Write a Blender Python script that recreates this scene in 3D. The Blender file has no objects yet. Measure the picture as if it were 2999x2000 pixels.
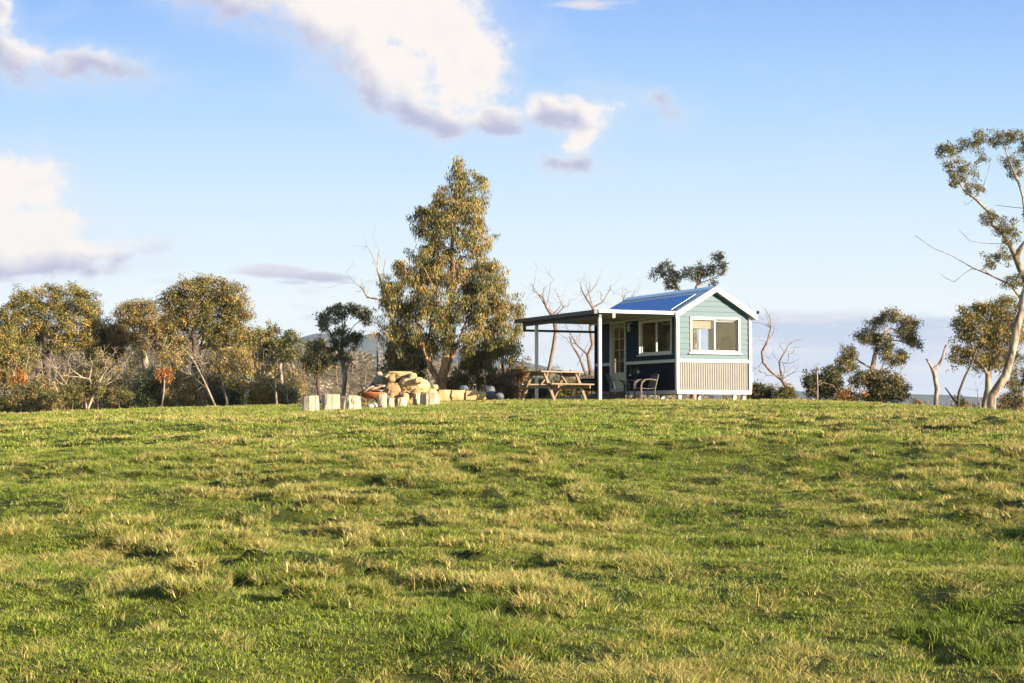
import bpy, bmesh, math, random
import numpy as np
from mathutils import Vector, Matrix, Euler

R = math.radians
rng = np.random.default_rng(7)
random.seed(7)
sc = bpy.context.scene
COL = sc.collection

# ------------------------------------------------------------------ camera
F = 4900.0                       # focal length in photograph pixels
EYE = 1.37
TILT = math.atan(210.0 / F)
cam_d = bpy.data.cameras.new("camera")
cam_d.sensor_width = 36.0
cam_d.lens = F / 2999.0 * 36.0
cam_d.clip_start = 0.1
cam_d.clip_end = 30000
cam = bpy.data.objects.new("camera", cam_d)
COL.objects.link(cam)
cam.location = (0, 0, EYE)
cam.rotation_euler = (math.pi / 2 + TILT, 0, 0)
sc.camera = cam
CT, ST = math.cos(TILT), math.sin(TILT)


def P(px, py, Y):
    """the world point at depth Y seen at photograph pixel (px, py)"""
    a = (px - 1499.5) / F
    b = (1000 - py) / F
    d = np.array([a, CT - b * ST, ST + b * CT])
    d = d * (Y / d[1])
    return np.array([d[0], d[1], EYE + d[2]])


# ------------------------------------------------------------------ numpy noise
_T = np.random.default_rng(3).random((256, 256))


def vnoise(x, y, seed=0):
    x = np.asarray(x, float) + seed * 17.31
    y = np.asarray(y, float) + seed * 9.77
    xi = np.floor(x).astype(np.int64); yi = np.floor(y).astype(np.int64)
    fx = x - xi; fy = y - yi
    fx = fx * fx * (3 - 2 * fx); fy = fy * fy * (3 - 2 * fy)
    x0 = xi & 255; x1 = (xi + 1) & 255; y0 = yi & 255; y1 = (yi + 1) & 255
    a = _T[x0, y0] * (1 - fx) + _T[x1, y0] * fx
    b = _T[x0, y1] * (1 - fx) + _T[x1, y1] * fx
    return (a * (1 - fy) + b * fy) * 2 - 1


def fbm(x, y, seed=0, oct=4, gain=0.5):
    v = 0; a = 1.0; s = 0
    for k in range(oct):
        v = v + a * vnoise(x * 2 ** k, y * 2 ** k, seed + k * 3)
        s += a; a *= gain
    return v / s


def sstep(e0, e1, x):
    t = np.clip((x - e0) / (e1 - e0), 0, 1)
    return t * t * (3 - 2 * t)


# ------------------------------------------------------------------ terrain height
_dx = np.array([-60.0, -40.0, -25.0, -15.49, -14.08, -12.88, -11.68, -9.85, -8.09, -5.69, -4.69, -3.47, -2.34, -0.93, 1.49, 3.88, 5.64, 8.68, 9.86, 11.08, 12.68, 14.08, 15.49, 25.0, 40.0, 60.0])
_dz = np.array([6.0, 3.8, 1.9, 1.187, 1.05, 0.85, 0.575, 0.369, 0.294, 0.242, 0.212, 0.168, 0.123, 0.101, 0.082, 0.077, 0.09, 0.095, 0.2, 0.42, 0.75, 1.1, 1.45, 2.6, 4.4, 6.5])
HX = np.array([-2600, -900, -160, 0, 500, 860, 1130, 1400, 1650, 1750, 2000, 2300, 2700, 3500])
HY = np.array([940, 955, 975, 985, 990, 1012, 1045, 1078, 1090, 1100, 1140, 1172, 1180, 1185])


def ridge(X, Y, Y0, hx, hy, depth):
    px = 1499.5 + F * X / Y0
    top = (1210 - np.interp(px, hx, hy)) / F * Y0 + EYE
    return top, np.exp(-((Y - Y0) / depth) ** 2)


def height(X, Y):
    X = np.asarray(X, float); Y = np.asarray(Y, float)
    a, b = .0615, .000505
    Yc = np.clip(Y, 0, 60.9)
    z = a * Yc - b * Yc * Yc
    z = z + np.where(Y < 0, np.maximum(Y, -40) * .05, 0)
    s = np.clip(Y / 56.0, 0, 1.25) ** 1.5
    z = z - np.interp(X, _dx, _dz) * s
    # beyond the crest the hill falls away into the valley
    t = np.clip(Y - 62, 0, None)
    fall = np.where(t < 60, .0011 * t * t, .0011 * 3600 + .132 * (t - 60))
    valley = -26 + 3 * fbm(X / 90, Y / 90, 5, 3)
    z = z - fall
    z = np.where(t > 0, np.maximum(z, valley), z)
    # relief of the pasture
    near = (1 - sstep(22, 44, Y)) * .82 + .18
    z = z - .15 * np.exp(-((X + 4.8) / 3.0) ** 2 - ((Y - 40) / 6.5) ** 2)
    side = np.abs(X)
    fade = 1 - sstep(70, 120, np.hypot(X, Y))
    r = .10 * fbm(X / 2.6, Y / 2.2, 1, 2) + .05 * fbm(X / .75, Y / .6, 2, 2) + .02 * fbm(X / .28, Y / .26, 6, 1) + .008 * fbm(X / .2, Y / .17, 4, 2)
    pit = -.105 * pits(X, Y)
    clump = tussock(X, Y) * (.05 + .02 * (1 - sstep(11, 20, Y)))
    z = z + (r + pit + clump) * near * fade
    # far wooded ridge
    top, w = ridge(X, Y, 520, HX, HY, 170)
    m = np.clip((Y - 150) / 100, 0, 1)
    z = z + m * w * (top - 4 + 3 * fbm(X / 40, Y / 40, 8, 3) - z)
    return z


def tussock(X, Y):
    return sstep(.22, .5, vnoise(X / .26, Y / .24, 12)) * sstep(-.25, .3, vnoise(X / 2.6, Y / 2.6, 14))


def gaps(X, Y):
    """1 where the sward is closed, 0 where it opens to thatch and soil darkened by painted shade"""
    return sstep(-.42, .0, .6 * vnoise(X / .17, Y / .2, 51) + .55 * vnoise(X / .5, Y / .55, 53) + .3 * vnoise(X / 1.8, Y / 1.8, 55))


def pits(X, Y):
    return sstep(.26, .50, vnoise(X / .42, Y / .26, 9)) * sstep(-.35, .25, vnoise(X / 3.3, Y / 2.4, 16))


def H(x, y):
    return float(height(np.array([x]), np.array([y]))[0])


def dryness(X, Y):
    """how straw-coloured the pasture is at a place: -1 .. 1"""
    return .38 * fbm(X / 2.4, Y / 2.0, 21, 3) + .35 * fbm(X / .55, Y / .5, 25, 2) + .38 * fbm(X / .2, Y / .24, 28, 2) + .09


# ------------------------------------------------------------------ mesh helpers
def tag(o, label=None, cat=None, group=None, kind=None):
    if label: o["label"] = label
    if cat: o["category"] = cat
    if group: o["group"] = group
    if kind: o["kind"] = kind
    return o


def empty(name, loc=(0, 0, 0), rz=0, label=None, cat=None, group=None):
    o = bpy.data.objects.new(name, None)
    COL.objects.link(o)
    o.location = loc
    o.rotation_euler = (0, 0, rz)
    o.empty_display_size = .3
    return tag(o, label, cat, group)


def link(name, me, mat, parent=None):
    o = bpy.data.objects.new(name, me)
    COL.objects.link(o)
    for m in (mat if isinstance(mat, (list, tuple)) else [mat]):
        me.materials.append(m)
    if parent is not None:
        o.parent = parent
    return o


class MB:
    def __init__(s):
        s.v = []; s.f = []; s.sm = []

    def add(s, vs, fs, smooth=False):
        n = len(s.v)
        s.v += [tuple(map(float, v)) for v in vs]
        s.f += [tuple(i + n for i in f) for f in fs]
        s.sm += [smooth] * len(fs)
        return s

    def box(s, x0, y0, z0, x1, y1, z1):
        if x0 > x1: x0, x1 = x1, x0
        if y0 > y1: y0, y1 = y1, y0
        if z0 > z1: z0, z1 = z1, z0
        return s.add([(x0, y0, z0), (x1, y0, z0), (x1, y1, z0), (x0, y1, z0), (x0, y0, z1), (x1, y0, z1), (x1, y1, z1), (x0, y1, z1)],
                     [(0, 3, 2, 1), (4, 5, 6, 7), (0, 1, 5, 4), (1, 2, 6, 5), (2, 3, 7, 6), (3, 0, 4, 7)])

    def beam(s, a, b, w, h, up=(0, 0, 1)):
        """a rectangular bar from a to b, w across and h along up"""
        a = Vector(a); b = Vector(b); d = (b - a).normalized()
        u = Vector(up); r = d.cross(u).normalized(); u = r.cross(d).normalized()
        vs = []
        for p in (a, b):
            for sx, sz in ((-1, -1), (1, -1), (1, 1), (-1, 1)):
                vs.append(p + r * (sx * w / 2) + u * (sz * h / 2))
        return s.add(vs, [(0, 1, 2, 3), (7, 6, 5, 4), (0, 4, 5, 1), (1, 5, 6, 2), (2, 6, 7, 3), (3, 7, 4, 0)])

    def tube(s, pts, rad, n=8, cap=True):
        pts = [Vector(p) for p in pts]
        if not hasattr(rad, "__len__"): rad = [rad] * len(pts)
        ref = Vector((0.13, 0.21, 1)).normalized()
        vs = []; prev = None
        for i, p in enumerate(pts):
            d = (pts[min(i + 1, len(pts) - 1)] - pts[max(i - 1, 0)])
            if d.length < 1e-9: d = Vector((0, 0, 1))
            d.normalize()
            if prev is None:
                r = d.cross(ref)
                if r.length < .05: r = d.cross(Vector((1, 0, 0)))
            else:
                r = prev - d * prev.dot(d)
            r.normalize(); prev = r
            u = d.cross(r)
            for k in range(n):
                a = 2 * math.pi * k / n
                vs.append(p + (r * math.cos(a) + u * math.sin(a)) * rad[i])
        fs = []
        for i in range(len(pts) - 1):
            for k in range(n):
                k2 = (k + 1) % n
                fs.append((i * n + k, i * n + k2, (i + 1) * n + k2, (i + 1) * n + k))
        m = len(fs)
        if cap:
            fs.append(tuple(range(n - 1, -1, -1)))
            fs.append(tuple((len(pts) - 1) * n + k for k in range(n)))
        s.add(vs, fs, True)
        if cap:
            s.sm[-1] = s.sm[-2] = False
        return s

    def lathe(s, prof, c=(0, 0, 0), n=20, smooth=True):
        vs = []
        for r, z in prof:
            for k in range(n):
                a = 2 * math.pi * k / n
                vs.append((c[0] + r * math.cos(a), c[1] + r * math.sin(a), c[2] + z))
        fs = []
        for i in range(len(prof) - 1):
            for k in range(n):
                k2 = (k + 1) % n
                fs.append((i * n + k, i * n + k2, (i + 1) * n + k2, (i + 1) * n + k))
        return s.add(vs, fs, smooth)

    def build(s, name, mat, parent=None, bevel=0):
        me = bpy.data.meshes.new(name)
        me.from_pydata(s.v, [], s.f)
        me.polygons.foreach_set("use_smooth", s.sm)
        me.update()
        o = link(name, me, mat, parent)
        if bevel:
            m = o.modifiers.new("bevel", "BEVEL")
            m.width = bevel; m.segments = 2; m.limit_method = "ANGLE"
        return o


def mesh_np(name, V, Q, col=None, tri=None, smooth=False, midx=None):
    """a mesh from numpy vertices, quads (M,4) and triangles (K,3), a colour per vertex"""
    me = bpy.data.meshes.new(name)
    nq = 0 if Q is None else len(Q); nt = 0 if tri is None else len(tri)
    loops = []
    if nq: loops.append(Q.reshape(-1))
    if nt: loops.append(tri.reshape(-1))
    L = np.concatenate(loops).astype(np.int32)
    me.vertices.add(len(V)); me.vertices.foreach_set("co", np.ascontiguousarray(V, dtype=np.float32).reshape(-1))
    me.loops.add(len(L)); me.loops.foreach_set("vertex_index", L)
    me.polygons.add(nq + nt)
    st = np.concatenate([np.arange(nq) * 4, nq * 4 + np.arange(nt) * 3]).astype(np.int32)
    me.polygons.foreach_set("loop_start", st)
    me.update(calc_edges=True)
    if smooth:
        me.polygons.foreach_set("use_smooth", np.ones(nq + nt, bool))
    if midx is not None:
        me.polygons.foreach_set("material_index", midx.astype(np.int32))
    if col is not None:
        at = me.attributes.new("tint", "FLOAT_COLOR", "POINT")
        c = np.ones((len(V), 4), np.float32); c[:, :3] = col
        at.data.foreach_set("color", c.reshape(-1))
    me.validate()
    return me


# ------------------------------------------------------------------ materials
def new_mat(name):
    m = bpy.data.materials.new(name); m.use_nodes = True
    nt = m.node_tree
    return m, nt, nt.nodes["Principled BSDF"], nt.nodes["Material Output"]


def mat(name, col, rough=.6, metal=0, var=.15, scale=8, bump=0, spec=.5, stretch=(1, 1, 1), coat=0):
    m, nt, p, out = new_mat(name)
    N = nt.nodes.new; L = nt.links.new
    p.inputs["Roughness"].default_value = rough
    p.inputs["Metallic"].default_value = metal
    p.inputs["Specular IOR Level"].default_value = spec
    p.inputs["Coat Weight"].default_value = coat
    tc = N("ShaderNodeTexCoord"); mp = N("ShaderNodeMapping"); mp.inputs["Scale"].default_value = stretch
    L(tc.outputs["Object"], mp.inputs["Vector"])
    nz = N("ShaderNodeTexNoise"); nz.inputs["Scale"].default_value = scale; nz.inputs["Detail"].default_value = 6
    nz.inputs["Roughness"].default_value = .65
    L(mp.outputs[0], nz.inputs["Vector"])
    rp = N("ShaderNodeValToRGB")
    c = np.array(col)
    rp.color_ramp.elements[0].position = .3; rp.color_ramp.elements[1].position = .7
    rp.color_ramp.elements[0].color = (*np.clip(c * (1 - var), 0, 1), 1)
    rp.color_ramp.elements[1].color = (*np.clip(c * (1 + var), 0, 1), 1)
    L(nz.outputs["Fac"], rp.inputs[0]); L(rp.outputs[0], p.inputs["Base Color"])
    if bump:
        b = N("ShaderNodeBump"); b.inputs["Strength"].default_value = bump; b.inputs["Distance"].default_value = .02
        L(nz.outputs["Fac"], b.inputs["Height"]); L(b.outputs[0], p.inputs["Normal"])
    return m


def leaf_mat(name, trans=.3, rough=.45, gain=1.0):
    m, nt, p, out = new_mat(name)
    N = nt.nodes.new; L = nt.links.new
    at = N("ShaderNodeAttribute"); at.attribute_name = "tint"
    L(at.outputs["Color"], p.inputs["Base Color"])
    p.inputs["Roughness"].default_value = rough
    p.inputs["Specular IOR Level"].default_value = .35
    tr = N("ShaderNodeBsdfTranslucent")
    L(at.outputs["Color"], tr.inputs["Color"])
    mx = N("ShaderNodeMixShader"); mx.inputs[0].default_value = trans
    L(p.outputs[0], mx.inputs[1]); L(tr.outputs[0], mx.inputs[2]); L(mx.outputs[0], out.inputs["Surface"])
    return m


def bark_mat(name, pale, dark, scale=3, lo=.4, hi=.6):
    m, nt, p, out = new_mat(name)
    N = nt.nodes.new; L = nt.links.new
    tc = N("ShaderNodeTexCoord"); mp = N("ShaderNodeMapping"); mp.inputs["Scale"].default_value = (1, 1, .35)
    L(tc.outputs["Object"], mp.inputs["Vector"])
    nz = N("ShaderNodeTexNoise"); nz.inputs["Scale"].default_value = scale; nz.inputs["Detail"].default_value = 8
    nz.inputs["Roughness"].default_value = .7
    L(mp.outputs[0], nz.inputs["Vector"])
    rp = N("ShaderNodeValToRGB")
    rp.color_ramp.elements[0].position = lo; rp.color_ramp.elements[1].position = hi
    rp.color_ramp.elements[0].color = (*dark, 1); rp.color_ramp.elements[1].color = (*pale, 1)
    L(nz.outputs["Fac"], rp.inputs[0]); L(rp.outputs[0], p.inputs["Base Color"])
    p.inputs["Roughness"].default_value = .85
    b = N("ShaderNodeBump"); b.inputs["Strength"].default_value = .5; b.inputs["Distance"].default_value = .03
    L(nz.outputs["Fac"], b.inputs["Height"]); L(b.outputs[0], p.inputs["Normal"])
    return m


M = {}
M["leaf"] = leaf_mat("gum_leaf")
M["grass_blade"] = leaf_mat("grass_blade", .25, .5)
M["bark_gold"] = bark_mat("pale_orange_gum_bark", (.58, .36, .18), (.22, .10, .045), 5, .42, .58)
M["bark_pale"] = bark_mat("pale_gum_bark", (.50, .41, .31), (.17, .11, .075), 5, .42, .58)
M["bark_dead"] = bark_mat("weathered_dead_wood", (.46, .38, .32), (.14, .09, .07), 6, .42, .58)
M["bark_snag"] = bark_mat("brown_dead_wood", (.33, .24, .18), (.10, .065, .05), 4)
M["bark_dark"] = bark_mat("dark_gum_bark", (.16, .115, .08), (.06, .04, .03))
M["white_paint"] = mat("white_painted_trim", (.78, .76, .72), .45, var=.05)
M["white_metal"] = mat("white_powder_coated_metal", (.76, .75, .73), .35, var=.05)
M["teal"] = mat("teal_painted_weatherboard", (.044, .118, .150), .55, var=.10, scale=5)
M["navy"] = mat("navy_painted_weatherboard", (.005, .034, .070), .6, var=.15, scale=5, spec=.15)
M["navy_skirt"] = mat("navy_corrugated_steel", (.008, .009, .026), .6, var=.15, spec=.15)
M["zinc"] = mat("galvanised_corrugated_steel", (.27, .255, .235), .5, metal=.25, var=.10, scale=4)
M["roof"] = mat("grey_blue_corrugated_roof", (.76, .84, .92), .4, metal=.4, var=.08)
M["solar"] = None
M["alu"] = mat("aluminium", (.34, .40, .48), .4, metal=.6, var=.05)
M["dark_metal"] = mat("dark_grey_steel", (.05, .055, .065), .4, metal=.3, var=.1)
M["ceiling"] = mat("cream_ceiling_panel", (.42, .38, .30), .6, var=.06)
M["cream"] = mat("cream_painted_joinery", (.62, .55, .40), .5, var=.07)
M["timber"] = mat("oiled_pine_timber", (.28, .20, .125), .6, var=.22, scale=9, bump=.15, stretch=(1, 6, 1))
M["grey_timber"] = mat("weathered_grey_timber", (.22, .19, .17), .75, var=.2, scale=10, bump=.2)
M["lining"] = mat("warm_timber_lining", (.30, .18, .09), .6, var=.2, scale=6, stretch=(1, 1, .3))
M["plaster"] = mat("pale_interior_lining", (.42, .42, .42), .7, var=.04)
M["stump"] = mat("sawn_log_face", (.50, .41, .29), .85, var=.42, scale=5, bump=.5, stretch=(1, 1, .25))
M["stump_end"] = mat("sawn_log_end_grain", (.40, .32, .23), .85, var=.3, scale=9, bump=.3)
M["sandstone"] = mat("honey_sandstone", (.60, .43, .21), .85, var=.3, scale=4, bump=.8)
M["sandstone_brown"] = mat("brown_sandstone", (.42, .25, .12), .85, var=.35, scale=5, bump=.8)
M["bluestone"] = mat("blue_grey_stone", (.13, .14, .17), .8, var=.35, scale=5, bump=.8)
M["rust"] = mat("rusty_steel", (.42, .13, .04), .75, metal=.2, var=.4, scale=10, bump=.4)
M["log"] = bark_mat("firewood_bark", (.42, .30, .2), (.14, .08, .05), 6)
M["wicker"] = mat("weathered_wicker_and_tube", (.20, .16, .13), .5, var=.2, scale=20)
M["black"] = mat("black_enamel", (.012, .012, .014), .35, var=.2)
M["terracotta"] = mat("white_ceramic", (.65, .63, .60), .4, var=.05)
M["reflection_cloth"] = mat("charcoal_reflection_cloth", (.010, .010, .011), .8, var=.25)
M["white_cloth"] = mat("white_cloth", (.65, .63, .60), .8, var=.06)
M["blind"] = mat("brown_fabric_blind", (.40, .28, .20), .8, var=.08)


def glass_mat(name, refl=.35, tint=(.9, .95, .97)):
    m, nt, p, out = new_mat(name)
    nt.nodes.remove(p)
    N = nt.nodes.new; L = nt.links.new
    g = N("ShaderNodeBsdfGlossy"); g.inputs["Roughness"].default_value = .02
    t = N("ShaderNodeBsdfTransparent"); t.inputs[0].default_value = (*tint, 1)
    mx = N("ShaderNodeMixShader"); mx.inputs[0].default_value = refl
    L(t.outputs[0], mx.inputs[1]); L(g.outputs[0], mx.inputs[2]); L(mx.outputs[0], out.inputs["Surface"])
    return m


M["glass"] = glass_mat("window_glass", .04)


def solar_mat():
    m, nt, p, out = new_mat("blue_photovoltaic_cells")
    N = nt.nodes.new; L = nt.links.new
    tc = N("ShaderNodeTexCoord")
    br = N("ShaderNodeTexBrick"); br.offset = 0; br.inputs["Scale"].default_value = 1
    br.inputs["Brick Width"].default_value = .158; br.inputs["Row Height"].default_value = .158
    br.inputs["Mortar Size"].default_value = .004
    br.inputs["Color1"].default_value = (.02, .24, .72, 1); br.inputs["Color2"].default_value = (.015, .20, .62, 1)
    br.inputs["Mortar"].default_value = (.03, .15, .5, 1)
    L(tc.outputs["Object"], br.inputs["Vector"]); L(br.outputs["Color"], p.inputs["Base Color"])
    p.inputs["Roughness"].default_value = .4
    p.inputs["Specular IOR Level"].default_value = .2
    p.inputs["Coat Weight"].default_value = .06
    p.inputs["Coat Roughness"].default_value = .05
    return m


M["solar"] = solar_mat()
# ------------------------------------------------------------------ trees
PAL = {
    "olive": [(0.209, 0.206, 0.055), (0.148, 0.166, 0.048), (0.295, 0.248, 0.068), (0.104, 0.124, 0.041)],
    "gold": [(.520, .375, .105), (.360, .290, .078), (.225, .205, .063), (.560, .355, .110)],
    "dark": [(0.078, 0.100, 0.041), (0.052, 0.074, 0.034), (0.122, 0.140, 0.048)],
    "grey": [(0.260, 0.248, 0.152), (0.174, 0.182, 0.103), (0.330, 0.298, 0.179)],
    "rust": [(0.626, 0.232, 0.055), (0.487, 0.199, 0.055), (0.348, 0.215, 0.068)],
    "bronze": [(0.278, 0.199, 0.083), (0.174, 0.149, 0.062), (0.383, 0.248, 0.103), (0.122, 0.116, 0.055)],
}


SCRUB = [(.50, .38, .15), (.38, .31, .11), (.60, .43, .18), (.30, .28, .10)]


def leaves(centers, spread, per, length, width, pal, droop=.5, r=None, hang=0):
    """per leaves round each centre: long diamond faces, four vertices each"""
    r = r or rng
    C = np.repeat(np.asarray(centers), per, axis=0)
    n = len(C)
    off = r.normal(0, 1, (n, 3)); off /= (np.linalg.norm(off, axis=1)[:, None] + 1e-9)
    off *= (r.random((n, 1)) ** .5) * np.array(spread if hasattr(spread, "__len__") else (spread, spread, spread))
    if hang: off[:, 2] = -np.abs(off[:, 2]) * hang + off[:, 2] * .25
    c = C + off
    d = r.normal(0, 1, (n, 3)); d /= np.linalg.norm(d, axis=1)[:, None]
    d = d * (1 - droop) + np.array([0, 0, -1]) * droop
    d /= np.linalg.norm(d, axis=1)[:, None]
    w = np.cross(d, r.normal(0, 1, (n, 3))); w /= (np.linalg.norm(w, axis=1)[:, None] + 1e-9)
    nn = np.cross(d, w)
    Ln = length * r.uniform(.6, 1.35, (n, 1)); W = width * r.uniform(.7, 1.3, (n, 1))
    V = np.stack([c, c + d * Ln * .45 + w * W * .5 + nn * Ln * .05, c + d * Ln, c + d * Ln * .45 - w * W * .5 + nn * Ln * .05], 1).reshape(-1, 3)
    Q = np.arange(n * 4).reshape(-1, 4)
    pal = np.array(pal)
    # a whole spray shares a tone, single leaves vary round it
    kc = r.integers(0, len(pal), len(centers)); kc = np.repeat(kc, per)
    kk = r.integers(0, len(pal), n)
    pick = np.where(r.random(n) < .72, kc, kk)
    col = pal[pick] * r.uniform(.82, 1.2, (n, 1)) * np.repeat(r.uniform(.62, 1.38, len(centers)), per)[:, None]
    return V, Q, np.repeat(col, 4, axis=0)


def skeleton(paths, tips, bf=.35, jit=.06, seg=.45, r=None, lift=0.0):
    """paths: polylines (first = trunk, later ones attach to the nearest node); tips joined to the tree by a balanced spanning tree"""
    r = r or rng
    pos = []; par = []; pl = []; ends = []

    def add(p, q):
        pos.append(np.asarray(p, float)); par.append(q)
        pl.append(0 if q < 0 else pl[q] + np.linalg.norm(pos[-1] - pos[q]))
        return len(pos) - 1

    def run(i, b, jit, extra=None):
        a = pos[i]; b = np.asarray(b, float); L = np.linalg.norm(b - a)
        k = max(1, int(L / seg))
        bow = r.normal(0, jit * L, 3) + np.array([0, 0, lift * L])
        for j in range(1, k + 1):
            t = j / k
            p = a + (b - a) * t + bow * math.sin(math.pi * t) * .8
            if j < k: p = p + r.normal(0, jit * seg * .8, 3)
            i = add(p, i)
        return i

    for pi, path in enumerate(paths):
        if pi == 0:
            i = add(path[0], -1)
        else:
            A = np.array(pos); i = int(np.argmin(np.linalg.norm(A - np.array(path[0]), axis=1)))
        for q in path[1:]:
            i = run(i, q, jit * .8)
        ends.append(i)
    T = np.asarray(tips, float).reshape(-1, 3)
    tipn = []
    if len(T):
        A = np.array(pos); PL = np.array(pl)
        start = 1 if len(A) > 3 else 0
        D = np.linalg.norm(T[:, None] - A[None, start:], axis=2) + bf * PL[None, start:]
        best = D.argmin(1) + start; bc = D.min(1)
        left = np.ones(len(T), bool)
        for _ in range(len(T)):
            k = int(np.argmin(np.where(left, bc, 1e9)))
            left[k] = False
            n0 = len(pos)
            e = run(int(best[k]), T[k], jit)
            tipn.append(e)
            A2 = np.array(pos[n0:]); P2 = np.array(pl[n0:])
            D = np.linalg.norm(T[:, None] - A2[None], axis=2) + bf * P2[None]
            b2 = D.argmin(1) + n0; c2 = D.min(1)
            up = c2 < bc
            best = np.where(up, b2, best); bc = np.where(up, c2, bc)
    return np.array(pos), np.array(par), tipn, ends


def limb_mesh(pos, par, R0, r0, flare=1.25, ends=()):
    n = len(pos)
    kids = [[] for _ in range(n)]
    for i in range(n):
        if par[i] >= 0: kids[par[i]].append(i)
    w = np.zeros(n)
    for i in range(n - 1, -1, -1):
        if not kids[i]: w[i] = 1
        if i in ends: w[i] = max(w[i], 5)
        if par[i] >= 0: w[par[i]] += w[i]
    # radii from the number of tips each limb feeds
    e = math.log(max(R0 / r0, 1.01)) / max(math.log(max(w[0], 2)), .1)
    rad = r0 * w ** e
    # a slow taper along runs
    dist = np.zeros(n)
    for i in range(1, n): dist[i] = dist[par[i]] + np.linalg.norm(pos[i] - pos[par[i]])
    down = np.zeros(n)
    for i in range(n - 1, 0, -1): down[par[i]] = max(down[par[i]], down[i] + np.linalg.norm(pos[i] - pos[par[i]]))
    rad = rad * (.55 + .45 * np.clip(down / (down[0] + 1e-6) * 2.2, 0, 1))
    rad = np.maximum(rad, r0 * .5)
    rad = rad * np.random.default_rng(n).uniform(.9, 1.12, n)
    mb = MB()
    stack = [(0, None)]
    while stack:
        i, start = stack.pop()
        chain = [] if start is None else [start]
        c = i
        while True:
            chain.append(c)
            if not kids[c]: break
            nx = max(kids[c], key=lambda k: w[k])
            for k in kids[c]:
                if k != nx: stack.append((k, c))
            c = nx
        if len(chain) < 2: continue
        pts = [pos[k] for k in chain]
        rr = [float(rad[k]) for k in chain]
        if start is not None: rr[0] = min(rad[start], rr[1] * 1.25)
        else:
            z0 = pts[0][2]
            rr = [q * (1 + (flare - 1) * math.exp(-(p[2] - z0) / .35)) for p, q in zip(pts, rr)]
        mx = max(rr)
        mb.tube(pts, rr, 9 if mx > .08 else (6 if mx > .03 else 4), cap=False)
    return mb


def clump_points(clumps, Y, n, r=None, minr=.0, shell=.35):
    """n points through the ellipsoids (px, py, rx, ry[, dy]) given in photograph pixels at depth Y"""
    r = r or rng
    mpp = Y / F
    vol = np.array([c[2] * c[3] for c in clumps], float); vol = vol / vol.sum()
    out = []
    for c, f in zip(clumps, vol):
        k = max(2, int(round(n * f)))
        q = r.normal(0, 1, (k, 3)); q /= np.linalg.norm(q, axis=1)[:, None]
        q *= (shell + (1 - shell) * r.random((k, 1))) ** .6
        rx, rz = c[2] * mpp, c[3] * mpp
        dy = c[4] if len(c) > 4 else 0
        cen = P(c[0], c[1], Y + dy)
        out.append(cen + q * np.array([rx, min(rx, rz * 1.4) * .9, rz]))
    return np.concatenate(out)


def tree(name, label, cat, Y, base, paths, clumps, ntip, per, leaf=(.13, .035), spread=.28, pal="olive", bark="bark_pale",
         R0=.15, r0=.008, droop=.5, bf=.35, jit=.08, group=None, seed=1, wob=.3, extra=None, leafs=True, lift=0, sink=.1, hang=0, twigs=0):
    r = np.random.default_rng(seed)
    bx = P(base[0], base[1], Y)
    zg = H(bx[0], Y) - sink
    org = np.array([bx[0], Y, zg])
    P3 = []
    for k, path in enumerate(paths):
        q = []
        dy = 0 if k == 0 else r.normal(0, wob)
        for j, (px, py) in enumerate(path):
            t = 0 if (k == 0 and j == 0) else 1
            q.append(P(px, py, Y + dy * t * j * .5 + t * r.normal(0, wob * .2)))
        P3.append(q)
    P3[0].insert(0, org)
    tips = clump_points(clumps, Y, ntip, r) if clumps else np.zeros((0, 3))
    if extra is not None: tips = np.concatenate([tips, extra])
    if twigs:
        T = [tips]
        for path in P3:
            for q in path[2:]:
                T.append(np.array(q) + r.normal(0, .30, (twigs, 3)) + np.array([0, 0, .16]))
        tips = np.concatenate(T)
    pos, par, tipn, pends = skeleton(P3, tips, bf, jit, .4, r, lift)
    root = empty(name, org, 0, label, cat, group)
    mb = limb_mesh(pos - org, par, R0, r0, ends=set(pends))
    mb.build("trunk", M[bark], root)
    if leafs and per:
        kids = np.bincount(par[par >= 0], minlength=len(pos))
        ends = pos[kids == 0]
        if len(tips):
            C = np.concatenate([pos[tipn], pos[tipn] + r.normal(0, spread * .5, (len(tipn), 3))])
        else: C = ends
        V, Q, col = leaves(C - org, (spread, spread, spread * .8), max(1, per // 2), leaf[0], leaf[1], PAL[pal] if isinstance(pal, str) else pal, droop, r, hang)
        link("crown", mesh_np("crown", V, Q, col), M["leaf"], root)
    return root


def copy_tree(o, loc, rz=0, s=1.0, label=None, group=None, mirror=False):
    c = o.copy(); COL.objects.link(c)
    c.location = loc; c.rotation_euler = (0, 0, rz); c.scale = (s, s, s)
    if label: c["label"] = label
    if group: c["group"] = group
    for ch in [x for x in o.children]:
        d = ch.copy(); COL.objects.link(d); d.parent = c
        for g in ch.children:
            e = g.copy(); COL.objects.link(e); e.parent = d
    return c


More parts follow.
